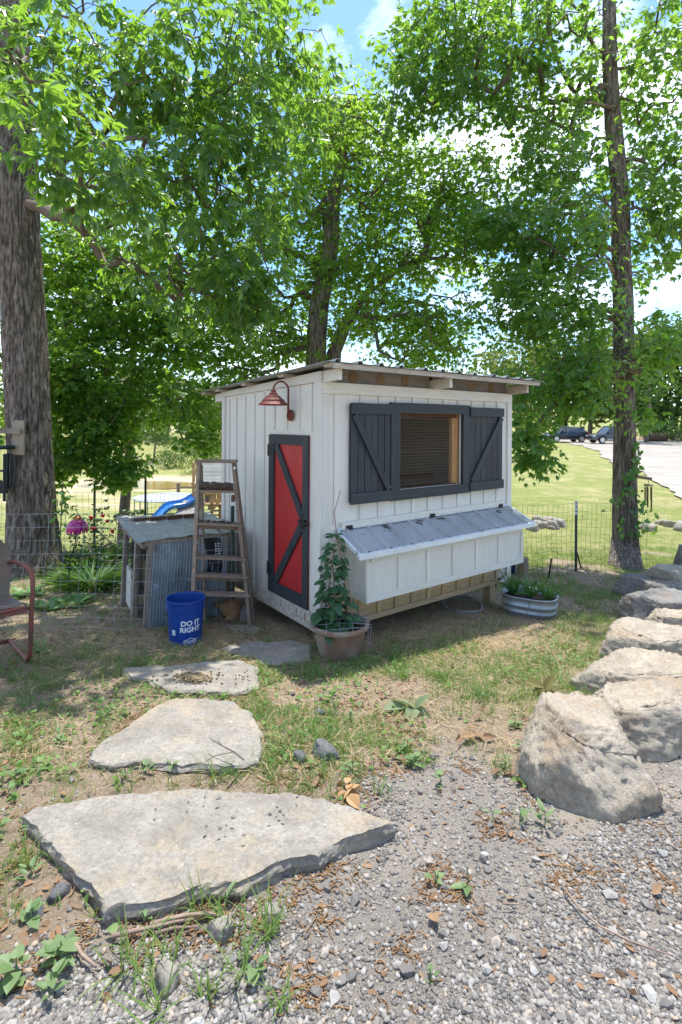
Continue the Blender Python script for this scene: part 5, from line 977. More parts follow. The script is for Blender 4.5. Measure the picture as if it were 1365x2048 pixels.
MB().lathe([(1.76, .0), (2.0, .03), (2.06, 0), (2.06, -.05), (1.76, -.03), (1.76, 0)], 40, tuple(tcen)).build('rim_pad', mat('rim_pad', (.4, .42, .45), (.33, .35, .38), 3, rough=.6, bump=0), tramp, world=True)
for k in range(8):
    a = k * .785 + .2; q = tcen + Vector((1.95 * math.cos(a), 1.95 * math.sin(a), -.05)); MB().tube([q, Vector((q.x, q.y, G(q.x, q.y) - .05))], .035, 6).build('leg', WIRE, tramp, world=True)
YF = 37.; rf = thing('rail_fence', 'brown wooden post and rail fence end beside the trampoline', 'fence', Vector((at(357, 1000, YF).x, YF, G(at(357, 1000, YF).x, YF))))
for u in (357, 420, 482): q = at(u, 966, YF); MB().tube([Vector((q.x, q.y, G(q.x, q.y) - .1)), q], .13, 8).build('post', OLDW, rf, world=True)
for v in (975,): MB().bar(at(357, v, YF - .1), at(490, v, YF - .1), .07, .16).build('rail', OLDX, rf, world=True)
# ------------------------------------------------------------------ cars
GLASS = mat('car_glass', (.05, .06, .07), (.07, .08, .09), 3, rough=.08, bump=0, spec=.8, var=0); TYRE = mat('tyre', (.02, .02, .02), (.03, .03, .03), 9, rough=.85, bump=.1); RIM = mat('alloy', (.6, .6, .61), (.5, .5, .52), 4, rough=.35, bump=0, metal=.7)
RLIGHT = mat('tail_light', (.5, .03, .02), (.4, .02, .02), 4, rough=.25, bump=0); HLIGHT = mat('head_light', (.7, .72, .75), (.6, .62, .65), 4, rough=.15, bump=0)
def car(name, label, u, Y, paint, roofl, hgt, truck=False):
    p = at(u, 880, Y); z = G(p.x, Y) + .07; c = thing(name, label, 'car', (p.x, Y, z), R(4), 'cars parked on the drive')
    # side profile along x (front towards -x); body sections: (x, z low, z belt, half width)
    W_ = .93; body = [(-2.28, .45, .62, .70), (-2.2, .35, .86, .80), (-1.95, .3, .96, .88), (-1.2, .28, 1.03, W_), (-.7, .28, 1.06, W_), (.6, .28, 1.08, W_), (1.7, .3, 1.1, W_ - .02), (2.15, .36, 1.06 if not truck else 1.1, .86), (2.3, .5, .95 if not truck else 1.08, .76)]
    m = MB(); V = []
    for x, a, b_, w in body: V += [(x, -w * .94, a), (x, -w, (a + b_) / 2), (x, -w * .93, b_ - .04), (x, -w * .8, b_), (x, w * .8, b_), (x, w * .93, b_ - .04), (x, w, (a + b_) / 2), (x, w * .94, a)]
    k = len(body); m.add(V, [(i * 8 + j, i * 8 + (j + 1) % 8, (i + 1) * 8 + (j + 1) % 8, (i + 1) * 8 + j) for i in range(k - 1) for j in range(8)] + [tuple(range(8)), tuple(range((k - 1) * 8, k * 8))]); m.build('body', paint, c, smooth=False, fix=True)
    g0, g1 = (-.95, 2.12) if not truck else (-1.0, 1.0); r0, r1 = roofl; wt, wb_ = .66, .84
    cab = [(g0, 1.04, wb_), (r0, hgt, wt), (r1, hgt - .03, wt), (g1, 1.08, wb_)]
    MB().add([(x, s * w, z_) for x, z_, w in cab for s in (-1, 1)], [(0, 1, 3, 2), (2, 3, 5, 4), (4, 5, 7, 6), (0, 2, 4, 6), (1, 7, 5, 3)]).build('glasshouse', GLASS, c, fix=True)
    MB().prism([(r0 - .05, -wt - .01, hgt - .005), (r1 + .08, -wt - .01, hgt - .035), (r1 + .08, wt + .01, hgt - .035), (r0 - .05, wt + .01, hgt - .005)], (0, 0, .05)).build('roof', paint, c, fix=True)
    for x in (r0 + .02, .25, r1 - .15) if not truck else (r0, .1, r1):
        t = (x - r0) / (r1 - r0); MB().bar((x + (g0 - r0) * .0, -wt - .012, hgt - .01), (x * 1.03 - .03, -wb_ - .012, 1.05), .07, .03, (0, 1, 0)).build('pillar', paint, c)
    for s in (-1, 1): MB().bar((r0 - .04, s * (wt + .01), hgt), (g0 - .02, s * (wb_ + .01), 1.05), .07, .05).build('windscreen_pillar', paint, c); MB().bar((r0 + .1, s * .6, hgt + .09), (r1 - .1, s * .6, hgt + .06), .04, .03).build('roof_rail', RIM, c)
    for x in (-1.42, 1.4):
        for s in (-1, 1):
            w = MB().tube([(x, s * .72, .36), (x, s * .95, .36)], .36, 24).build('wheel', TYRE, c)
            MB().tube([(x, s * .9505, .36), (x, s * .962, .36)], .25, 20).build('rim', RIM, w)
            for q in range(5): a = q * 1.257 + .3; MB().bar((x + .1 * math.cos(a + .6), s * .964, .36 + .1 * math.sin(a + .6)), (x + .22 * math.cos(a + .6), s * .964, .36 + .22 * math.sin(a + .6)), .006, .09, (0, 1, 0)).build('rim_gap', TYRE, w)
            MB().tube([(x + .44 * math.cos(a), s * .935, .36 + .44 * math.sin(a)) for a in np.linspace(0, math.pi, 14)], .035, 6).build('wheel_arch', TYRE, c)
    for s in (-1, 1): MB().box(2.1, 2.26, s * .8 - .08, s * .8 + .08, .86, 1.04).build('tail_light', RLIGHT, c); MB().box(-2.24, -2.05, s * .66 - .14, s * .66 + .14, .72, .84).build('headlight', HLIGHT, c); MB().box(-.78, -.62, s * 1.0 - .1, s * 1.0 + .1, 1.06, 1.2).build('side_mirror', paint, c)
    MB().box(-1.0, 1.0, -W_ - .008, -W_ + .0, .42, .47).build('side_trim', RIM if truck else TYRE, c); MB().box(-.35, -.2, -W_ - .012, -W_ - .002, .88, .91).build('door_handle', RIM, c); MB().box(-2.3, -2.2, -.55, .55, .5, .7).build('grille', TYRE, c)
    return c
PNT1 = mat('navy_paint', (.012, .015, .024), (.015, .018, .028), 2, rough=.18, bump=0, spec=.7, var=0); PNT2 = mat('grey_paint', (.06, .06, .063), (.07, .07, .073), 2, rough=.2, bump=0, spec=.7, var=0)
car('parked_car', 'dark navy hatchback parked on the drive behind the lawn', 1131, 57, PNT1, (-.3, 1.55), 1.6)
car('parked_car', 'dark grey pickup parked half behind the right tree trunk', 1222, 54, PNT2, (-.35, .85), 1.75, True)
lgp = at(1313, 876, 60); lgz = G(lgp.x, lgp.y); tag(MB().tube([(lgp.x - 1.2, 60, lgz + .5), (lgp.x, 60.1, lgz + .52), (lgp.x + 1.2, 60, lgz + .5)], [.48, .5, .46], 12).build('fallen_log', LOGB, smooth=True), 'thick dark fallen log lying beyond the drive', 'log')
mp_ = at(1345, 872, 63); kind(MB().sheet(lambda i, j: (mp_.x - 5 + 11 * i, 61 + 6 * j, G(mp_.x - 5 + 11 * i, 61 + 6 * j) - .1 + 1.25 * math.sin(math.pi * i) ** 1.3 * math.sin(math.pi * j) + .15 * mnoise.noise(Vector((i * 6, j * 5, 1)))), 30, 16).build('dirt_mound', mat('dirt_mound', (.42, .32, .21), (.32, .24, .15), 1.5, rough=.95, bump=.4, var=0), smooth=True), 'structure')
far_tree(at(1293, 860, 58).x, 58, 11, 7, 1, 'tree with a bare dark trunk beside the dirt mound', low=.35, group='trees beyond the driveway')
# ------------------------------------------------------------------ garden plants behind the left fence
ROSE = leafmat('rose_leaf', (.035, .08, .03), (.06, .12, .04), (.15, .26, .04), .3); HOSTA = leafmat('hosta_leaf', (.09, .2, .05), (.16, .28, .09), (.26, .42, .06), .35, .45); LILY = leafmat('lily_blade', (.055, .15, .035), (.1, .22, .06), (.24, .4, .05), .35)
REDF = mat('red_rose', (.4, .01, .012), (.25, .008, .01), 20, rough=.6, bump=.2)
def clump(name, label, cat, x, y, n, L_, mt, tpl, wid, spread, up=.6, group=None, objs=False, h=0.):
    z = G(x, y); t = thing(name, label, cat, (x, y, z), 0, group); a = rng.uniform(0, 6.283, n); e = np.stack([np.cos(a), np.sin(a), rng.uniform(up * .5, up * 1.6, n)], 1); r_ = rng.random(n) ** .6 * spread
    B = np.stack([x + np.cos(a) * r_, y + np.sin(a) * r_, z + h * rng.random(n) + .0 * r_], 1); Ls = rng.uniform(.6, 1.15, n) * L_; N_ = np.stack([-e[:, 0] * .5, -e[:, 1] * .5, np.ones(n)], 1) + rng.normal(size=(n, 3)) * .25
    if objs: leaf_objs(tpl_me('leaf', tpl, mt), t, B, e, N_, Ls, wid)
    else:
        V, Fc = leaves_mesh(tpl, B - np.array([x, y, z]), e, N_, Ls, wid); np_mesh('foliage', V, Fc, mt, t, np.repeat(rng.random(n), len(tpl[0])))
    return t
rp_ = gp(195, 1100); rbx = thing('rose_bush', 'rose bush with small red flowers behind the pink ornament', 'bush', (rp_.x, 7.2, G(rp_.x, 7.2)))
zb = G(rp_.x, 7.2); xs_ = at(205, 1000, 7.2).x; att = np.array([(xs_ + rng.normal(0, .33), 7.2 + rng.normal(0, .2), zb + rng.uniform(.15, .95)) for _ in range(60)])
bm_, tips, td, _, _ = grow([(xs_, 7.2, zb + .1 * k) for k in range(6)], [.02] * 6, 0, att, .003); bm_.build('stems', BARK3, rbx, world=True)
B, D, Nn, Ll, Tn = sprays(tips, td, 6, 5, .055, .1); V, Fc = leaves_mesh(LEAF_S, B - np.array(rbx.location), D, Nn, Ll, 1.5); np_mesh('foliage', V, Fc, ROSE, rbx, np.repeat(Tn, 4))
for u, v in ((182, 1035), (206, 1031), (187, 1057), (172, 1052), (215, 1042), (225, 1062)):
    q = at(u, v, 7.0); MB().lathe([(0, -.03), (.018, -.02), (.028, 0), (.024, .015), (.012, .02), (0, .02)], 9, tuple(q)).build('rose_bloom', REDF, rbx, world=True, smooth=True)
for u, v, lab in ((186, 1180, 'large grassy daylily clump behind the left fence'), (150, 1140, 'pale grassy clump at the foot of the flower stake'), (225, 1120, 'low grassy clump left of the hutch')):
    q = gp(u, v); clump('daylily_plant', lab, 'plant', q.x, q.y, 330, .42, LILY, leaf_tpl(.34, .2, False, .75), .085, .22, 1.7, 'garden plants behind the fence')
for u, v, lab in ((150, 1210, 'variegated hosta in front of the daylily clump'), (95, 1216, 'broad leaved hosta near the chair arm'), (190, 1150, 'tall pale hosta left of the hutch'), (145, 1175, 'hosta at the edge of the daylilies'), (120, 1165, 'hosta between the trunk and the daylilies'), (215, 1165, 'hosta right of the largest daylily clump'), (60, 1190, 'low hosta behind the chair arm')):
    q = gp(u, v); clump('hosta_plant', lab, 'plant', q.x, q.y, 30, .17, HOSTA, LEAF_H, .62, .1, .6, 'garden plants behind the fence', True)
for u, v, Y_, lab in ((125, 1010, 7.3, 'leafy sucker sprouting from the right side of the big trunk'),):
    q = at(u, v, Y_); t = thing('trunk_sprout', lab, 'shoot', q - Vector((0, 0, .3))); B = np.array([at(u + random.gauss(0, 7), v + random.uniform(-45, 60), Y_ - .05) for _ in range(46)]); leaf_objs(tpl_me('leaf', LEAF_A, HICK), t, B, rng.normal(size=(46, 3)) + np.array([.4, -.3, -.2]), rng.normal(size=(46, 3)) * .4 + np.array([0, -.4, 1]), rng.uniform(.08, .14, 46)); MB().tube([q + Vector((-.03, 0, -.5)), q + Vector((0, 0, .3))], .008, 5).build('stem', BARK3, t, world=True)
q = gp(88, 1300); clump('weed_plant', 'limp yellowing broad leaves on the dirt right of the chair', 'plant', q.x, q.y, 9, .16, leafmat('yellow_leaf', (.3, .3, .12), (.2, .24, .09), (.4, .4, .1), .3), LEAF_A, .6, .05, .5, None, True)
# ------------------------------------------------------------------ ground scatter
def allowed(X, Y, pad=0.):
    ok = np.ones(len(X), bool)
    for P in EXCL:
        c = P.mean(0); r_ = np.linalg.norm(P - c, axis=1).max() + .1; near = (np.abs(X - c[0]) < r_) & (np.abs(Y - c[1]) < r_)
        if near.any(): ok[near] &= sdist(X[near], Y[near], P) < -pad
    return ok
def view_pts(n, y0, y1, pw=1.0, lim=.76):
    Y = y0 + (y1 - y0) * rng.random(n) ** pw; X = rng.uniform(-lim, lim, n) * (Y + .25); return X, Y
def scatter(n, y0, y1, wfn, pw=1.0, pad=0.):
    X, Y = view_pts(n, y0, y1, pw); k = rng.random(n) < wfn(X, Y); X, Y = X[k], Y[k]; k = allowed(X, Y, pad); X, Y = X[k], Y[k]; return X, Y, gz(X, Y) - .012 * w_gravel(X, Y)
def ico():
    b = bmesh.new(); bmesh.ops.create_icosphere(b, subdivisions=1, radius=1); V = np.array([v.co[:] for v in b.verts]); Fc = np.array([[v.index for v in f.verts] for f in b.faces]); b.free(); return V, Fc
IV, IF = ico()
def pebble_tpl(k):
    r_ = np.random.default_rng(k); V = IV * (1 + r_.normal(0, .16, (len(IV), 1)))
    for _ in range(7):
        n = r_.normal(size=3); n /= np.linalg.norm(n); e = V @ n - .5; V = V - np.maximum(e, 0)[:, None] * n
    return V
PT = [pebble_tpl(k) for k in range(8)]
def pebmat(name='gravel_stone'):
    m, t, b, o = newmat(name); a = t.nodes.new('ShaderNodeAttribute'); a.attribute_name = 'tint'
    i = t.nodes.new('ShaderNodeObjectInfo'); s = t.nodes.new('ShaderNodeMath'); s.operation = 'ADD'; t.links.new(a.outputs['Fac'], s.inputs[0]); t.links.new(i.outputs['Random'], s.inputs[1]); w = t.nodes.new('ShaderNodeMath'); w.operation = 'FRACT'; t.links.new(s.outputs[0], w.inputs[0])
    r_ = t.nodes.new('ShaderNodeValToRGB'); e = r_.color_ramp.elements; e[0].position = 0; e[0].color = (.085, .08, .076, 1); e[1].position = 1; e[1].color = (.35, .335, .31, 1)
    for p_, c in ((.25, (.14, .13, .117)), (.5, (.205, .188, .167)), (.7, (.255, .234, .206)), (.85, (.3, .283, .258)), (.9, (.36, .28, .2)), (.95, (.32, .305, .285))): q = e.new(p_); q.color = c4(c)
    t.links.new(w.outputs[0], r_.inputs['Fac']); c = t.nodes.new('ShaderNodeTexCoord'); col = mixc(t, ramp(t, noise(t, c.outputs['Object'], 60, 4, .7), .4, .7), r_.outputs[0], (.33, .3, .265), 'MIX')
    mm = t.nodes.new('ShaderNodeMix'); mm.data_type = 'RGBA'; mm.inputs['Factor'].default_value = .3; t.links.new(r_.outputs[0], mm.inputs['A']); t.links.new(col, mm.inputs['B'])
    t.links.new(mm.outputs['Result'], b.inputs['Base Color']); b.inputs['Roughness'].default_value = .9; b.inputs['Specular IOR Level'].default_value = .2; return m
PEB = pebmat()
def rotm(n):
    q = rng.normal(size=(n, 4)); q /= np.linalg.norm(q, axis=1, keepdims=True); w, x, y, z = q.T
    return np.stack([np.stack([1 - 2 * (y * y + z * z), 2 * (x * y - z * w), 2 * (x * z + y * w)], -1), np.stack([2 * (x * y + z * w), 1 - 2 * (x * x + z * z), 2 * (y * z - x * w)], -1), np.stack([2 * (x * z - y * w), 2 * (y * z + x * w), 1 - 2 * (x * x + y * y)], -1)], 1)
def pebbles(X, Y, Zz, s, flat=.62):
    VV, FF, TT = [], [], []; o = 0; tp_ = rng.integers(0, 8, len(X)); tn = rng.random(len(X))
    for k in range(8):
        i = np.where(tp_ == k)[0]
        if not len(i): continue
        Rm = rotm(len(i)); sc = np.stack([rng.uniform(.8, 1.5, len(i)), rng.uniform(.7, 1.1, len(i)), rng.uniform(.5, .9, len(i))], 1)
        P = np.einsum('nij,nvj->nvi', Rm, PT[k][None] * sc[:, None, :]) * s[i][:, None, None]; P[:, :, 2] *= flat; P += np.stack([X[i], Y[i], Zz[i] + s[i] * .12], 1)[:, None, :]
        VV.append(P.reshape(-1, 3)); FF.append((IF[None] + (np.arange(len(i)) * len(IV))[:, None, None]).reshape(-1, 3) + o); o += len(i) * len(IV); TT.append(np.repeat(tn[i], len(IV)))
    return np.concatenate(VV), np.concatenate(FF), np.concatenate(TT)
bare = lambda X, Y: 1 - .9 * np.maximum(sstep(.5, .66, fbm(X, Y, 1.3, 41)), .8 * np.exp(-((X - .35 - .25 * (Y - 1.6)) / .22) ** 2))
X, Y, Zg = scatter(240000, 1.15, 5.2, lambda X, Y: w_gravel(X, Y) * (.2 + .8 * bare(X, Y)) * (.35 + .65 * (1 - sstep(2.2, 4, Y))) + .03, 1.9)
s = .0024 + .0135 * rng.random(len(X)) ** 3.4
sm = s < .0056; V, Fc, T = pebbles(X[~sm], Y[~sm], Zg[~sm], s[~sm]); kind(np_mesh('gravel', V, Fc, PEB, None, T), 'stuff')['label'] = 'loose grey crushed gravel covering the foreground'
ASPH = stonemat('asphalt_lump', (.2, .198, .195), (.12, .12, .12), lich=(.3, .29, .28), dark=(.03, .03, .03), rust=(.16, .14, .12))
n = int(sm.sum()); OV = np.array([(1, 0, 0), (-1, 0, 0), (0, 1, 0), (0, -1, 0), (0, 0, 1), (0, 0, -1)], float); OF = np.array([(0, 2, 4), (2, 1, 4), (1, 3, 4), (3, 0, 4), (2, 0, 5), (1, 2, 5), (3, 1, 5), (0, 3, 5)])
P = np.einsum('nij,nvj->nvi', rotm(n), OV[None] * rng.uniform(.7, 1.4, (n, 1, 3)) * rng.uniform(.8, 1.2, (n, 6, 1))) * s[sm][:, None, None]; P[:, :, 2] *= .7; P += np.stack([X[sm], Y[sm], Zg[sm] + .0005], 1)[:, None, :]
kind(np_mesh('grit', P.reshape(-1, 3), (OF[None] + (np.arange(n) * 6)[:, None, None]).reshape(-1, 3), PEB, None, np.repeat(rng.random(n), 6)), 'stuff')['label'] = 'fine grey grit between the gravel stones'
# bigger stones that can be picked out singly
me_p = []
for k in range(8):
    me = bpy.data.meshes.new('loose_stone'); me.from_pydata([tuple(v) for v in PT[k]], [], [tuple(int(i) for i in f) for f in IF]); me.materials.append(PEB); me_p.append(me)
X, Y, Zg = scatter(1400, 1.3, 3.4, lambda X, Y: w_gravel(X, Y) * .6 + .05, 1.3)
for i in range(min(130, len(X))):
    s_ = random.uniform(.013, .026); o = bpy.data.objects.new('loose_stone', me_p[i % 8]); COL.objects.link(o); o.location = (X[i], Y[i], Zg[i] + s_ * .25); o.rotation_euler = (random.uniform(-.4, .4), random.uniform(-.4, .4), random.uniform(0, 6.28)); o.scale = (s_ * random.uniform(.9, 1.4), s_, s_ * random.uniform(.5, .75)); tag(o, 'larger loose grey stone lying among the gravel', 'stone', 'larger stones in the gravel')
for u, v, s_, lab, c in ((650, 1512, .055, 'dark lump of broken asphalt in the grass', 0), (600, 1518, .035, 'smaller dark asphalt lump left of the larger one', 0), (70, 1830, .028, 'dark asphalt chunk by the left end of the largest slab', 0), (120, 1790, .03, 'wide asphalt chunk against the side of the largest slab', 0), (640, 1428, .03, 'small dark rock in the grass behind the middle stone', 0), (438, 1862, .03, 'tan angular stone in front of the largest slab', 1), (335, 1960, .035, 'biggest pale grey stone at the lower left', 1), (545, 1830, .026, 'grey wedge stone below the largest slab', 1)):
    p = gp(u, v); boulder(lab, p.x, p.y, (s_ * 2.6, s_ * 1.9, s_ * 1.5), 70 + u % 13, ASPH if not c else STONE, random.uniform(0, 3), .012, 'loose_rock', 'rock', None, n=5, rough=.018); EXCL.pop()
# pebbles lying on the slabs
for lab, pts, Zt in (('small stone resting on the largest slab', ((312, 1621), (377, 1607), (410, 1597), (437, 1599), (465, 1638), (555, 1617), (560, 1625), (568, 1631), (578, 1622), (540, 1632), (412, 1655), (440, 1660), (453, 1652), (488, 1672), (595, 1597)), .08), ('brown nut husk lying on the boulder tops', (), .2)):
    for u, v in pts:
        p = gp(u, v, Zt); s_ = random.uniform(.006, .0115); o = bpy.data.objects.new('pebble', me_p[(u + v) % 8]); COL.objects.link(o); o.location = p + Vector((0, 0, .004)); o.scale = (s_ * 1.2, s_, s_ * .8); o.rotation_euler = (0, 0, u); tag(o, lab, 'pebble', 'pebbles on the largest slab')
PEL = mat('feed_pellet', (.24, .18, .1), (.16, .12, .065), 30, rough=.9, bump=0); m = MB()
for k in range(420):
    r_ = abs(random.gauss(0, 1)); a = random.uniform(0, 6.28); u, v = (388 + 20 * r_ * math.cos(a), 1356 + 7 * r_ * math.sin(a)) if k < 385 else (random.uniform(300, 500), random.uniform(1336, 1376)); p = at(u, v, 1.); D_v = p - Vector((0, 0, CAMZ)); kk = (G(D_v.x * 3.5, 3.5) + .056 - CAMZ) / D_v.z
    p = Vector((0, 0, CAMZ)) + D_v * kk; p.z = G(p.x, p.y) + .054; s_ = random.uniform(.004, .007); m.box(p.x - s_, p.x + s_, p.y - s_ * .7, p.y + s_ * .7, p.z - .004, p.z + s_)
o = kind(m.build('feed_pellets', PEL), 'stuff'); o['label'] = 'brown feed pellets spilt on the small stepping stone'
# ---- grass
GRS = leafmat('grass_blade', (.085, .17, .035), (.17, .25, .06), (.3, .42, .06), .35, .5, .25); STRAW = leafmat('straw', (.55, .43, .25), (.4, .3, .16), (.5, .38, .2), .2, .7, .2)
BL = (np.array([(-.5, 0, 0), (.5, 0, 0), (-.38, .5, .06), (.38, .5, .06), (0, 1, -.06)]), np.array([(0, 1, 3), (0, 3, 2), (2, 3, 4)]))
def blades(name, X, Y, Zz, L_, w, per, spread, mt, up=1.6, label='', bend=1.0):
    n = len(X) * per; Xr = np.repeat(X, per) + rng.normal(0, spread, n); Yr = np.repeat(Y, per) + rng.normal(0, spread, n); a = rng.uniform(0, 6.283, n); e = np.stack([np.cos(a), np.sin(a), rng.uniform(.3, 1.4, n) * up], 1); Lr = np.repeat(L_, per) * rng.uniform(.5, 1.15, n)
    V, Fc = leaves_mesh(BL, np.stack([Xr, Yr, gz(Xr, Yr) - .008], 1), e, np.stack([-np.cos(a), -np.sin(a), np.ones(n)], 1) + rng.normal(size=(n, 3)) * .3, Lr, 1.0)
    # width is absolute: rescale the cross direction
    P = V.reshape(n, 5, 3); mid = (P[:, 0] + P[:, 1]) / 2; mid2 = (P[:, 2] + P[:, 3]) / 2; f_ = (w / Lr)[:, None]
    P[:, 0] = mid + (P[:, 0] - mid) * f_; P[:, 1] = mid + (P[:, 1] - mid) * f_; P[:, 2] = mid2 + (P[:, 2] - mid2) * f_; P[:, 3] = mid2 + (P[:, 3] - mid2) * f_
    o = np_mesh(name, P.reshape(-1, 3), Fc, mt, None, np.repeat((np.repeat(rng.random(len(X)), per) * .5 + rng.random(n) * .5), 5)); kind(o, 'stuff'); o['label'] = label; return o
X, Y, Zg = scatter(31000, 1.6, 9.5, lambda X, Y: w_grass(X, Y) ** 1.3 * .85, 1.0, .01)
X2, Y2, Z2 = scatter(2600, 2.0, 7.5, lambda X, Y: w_grass(X, Y) * sstep(.5, .62, fbm(X, Y, 3.1, 81)) * .8, 1.0, .02)
blades('grass_clumps', X2, Y2, Z2, rng.uniform(.07, .15, len(X2)), .004, 22, .03, leafmat('clump_blade', (.07, .16, .035), (.13, .23, .05), (.3, .45, .06), .35, .5, .25), 1.6, 'taller dark green grass clumps on the dirt in front of the coop')
blades('grass', X, Y, Zg, rng.uniform(.04, .11, len(X)), .0035, 9, .022, GRS, 1.5, 'short patchy grass on the dirt round the coop')
X, Y, Zg = scatter(8000, 8.0, 16, lambda X, Y: ((X > .1 * Y) | (X < -.1)) * w_grass(X, Y) * .9 * (1 - w_drive(X, Y)), 1.5)
blades('lawn_grass', X, Y, Zg, rng.uniform(.04, .09, len(X)), .007, 6, .06, leafmat('lawn_blade', (.16, .22, .05), (.28, .3, .1), (.36, .42, .08), .35, .6, .2), 1.3, 'mown lawn grass beyond the garden fence')
X, Y, Zg = scatter(90, 1.35, 2.4, lambda X, Y: (X < -.2) * .6 + .06, 1.0, .02)
blades('grass_tufts', X, Y, Zg, rng.uniform(.09, .2, len(X)), .005, 16, .018, GRS, 1.3, 'long dark grass tufts at the lower left')
# ---- straw
def w_straw(X, Y):
    a = np.exp(-(((X + 1.9) / 1.0) ** 2 + ((Y - 4.15) / .38) ** 2)); b_ = np.exp(-(((X - 1.0) / .75) ** 2 + ((Y - 4.6) / .5) ** 2)) * .9; c = np.exp(-(((X + .95) / .35) ** 2 + ((Y - 4.35) / .3) ** 2)); return np.clip(a + b_ + c + .14 * (1 - w_gravel(X, Y)), 0, 1)
X, Y, Zg = scatter(130000, 2.4, 6.2, lambda X, Y: w_straw(X, Y), 1.0)
n = len(X); a = rng.uniform(0, 6.283, n); V, Fc = leaves_mesh(BL, np.stack([X, Y, Zg + rng.random(n) * .02 + .004], 1), np.stack([np.cos(a), np.sin(a), rng.normal(0, .09, n)], 1), np.array([[0, 0, 1.]]) + rng.normal(size=(n, 3)) * .3, rng.uniform(.04, .15, n), .02); o = kind(np_mesh('straw', V, Fc, STRAW, None, np.repeat(rng.random(n), 5)), 'stuff'); o['label'] = 'dry straw strewn on the dirt near the bucket and coop'
# ---- clover and violets, leaf litter, catkins
CLOV = leafmat('clover_leaf', (.09, .185, .045), (.17, .27, .07), (.28, .42, .06), .35, .5, .3); n = 0
X, Y, Zg = scatter(26000, 1.4, 6.5, lambda X, Y: (sstep(.45, .7, fbm(X, Y, 2.3, 51)) * (1 - w_gravel(X, Y)) * np.where(Y > 4.2, .5, 1) * (1 - .9 * sstep(-.3, 0, sdist(X, Y, COOP_P)))) * .8, 1.0, .01); n = len(X)
e = rng.normal(size=(n, 3)) * np.array([1, 1, .25]); V, Fc = leaves_mesh(LEAF_H, np.stack([X, Y, Zg + rng.uniform(.004, .045, n)], 1), e, np.array([[0, 0, 1.]]) + rng.normal(size=(n, 3)) * .35, rng.uniform(.014, .036, n), 1.0); o = kind(np_mesh('ground_cover', V, Fc, CLOV, None, np.repeat(rng.random(n), 11)), 'stuff'); o['label'] = 'low clover and violet leaves growing in the dirt'
LIT = leafmat('dead_leaf', (.34, .21, .12), (.2, .12, .07), (.3, .16, .07), .2, .8, .15)
X, Y, Zg = scatter(30000, 1.4, 7.5, lambda X, Y: (.55 * sstep(.35, .7, fbm(X, Y, 1.9, 61)) + .4 * np.exp(-((X - 3) ** 2 / 1.2 + (Y - 6.9) ** 2 / .5)) + .5 * np.exp(-((X - .5) ** 2 / 1.2 + (Y - 4.8) ** 2 / .5)) + .4 * np.exp(-((X + 1.6) ** 2 / 1.5 + (Y - 4.4) ** 2 / .5))) * (1 - .72 * w_gravel(X, Y)), 1.0); n = len(X)
V, Fc = leaves_mesh(LEAF_A, np.stack([X, Y, Zg + rng.uniform(.002, .012, n)], 1), rng.normal(size=(n, 3)) * np.array([1, 1, .2]), np.array([[0, 0, 1.]]) + rng.normal(size=(n, 3)) * .45, rng.uniform(.015, .045, n), 1.1); o = kind(np_mesh('leaf_litter', V, Fc, LIT, None, np.repeat(rng.random(n), 11)), 'stuff'); o['label'] = 'small brown dead leaf litter over the dirt'
CAT = mat('catkin', (.3, .18, .09), (.2, .115, .055), 60, rough=.95, bump=0, var=0)
X, Y, Zg = scatter(15000, 1.35, 3.2, lambda X, Y: sstep(.56, .7, fbm(X, Y, 4.5, 71)) * .9 + .01, 1.0)
n = len(X); k = 7; a = rng.uniform(0, 6.283, n); L_ = rng.uniform(.025, .06, n); cv = rng.normal(0, 8, n); VV = []
px_, py_ = X.copy(), Y.copy()
for q in range(k):
    w_ = .0011 + .0012 * (q % 2); t = (Zg + .006); VV.append(np.stack([np.stack([px_ - np.sin(a) * w_, py_ + np.cos(a) * w_, t - .002], 1), np.stack([px_ + np.sin(a) * w_, py_ - np.cos(a) * w_, t - .002], 1), np.stack([px_, py_, t + w_ * 1.4], 1)], 1)); px_ = px_ + np.cos(a) * L_ / k; py_ = py_ + np.sin(a) * L_ / k; a = a + cv * L_ / k * 6
P = np.stack(VV, 1).reshape(n, k * 3, 3); Fq = []
for q in range(k - 1):
    for j in range(3): Fq.append((q * 3 + j, q * 3 + (j + 1) % 3, q * 3 + 3 + (j + 1) % 3, q * 3 + 3 + j))
Fq = np.array(Fq); o = kind(np_mesh('catkin_litter', P.reshape(-1, 3), (Fq[None] + (np.arange(n) * k * 3)[:, None, None]).reshape(-1, 4), CAT), 'stuff'); o['label'] = 'orange brown fallen catkins in drifts on the gravel'
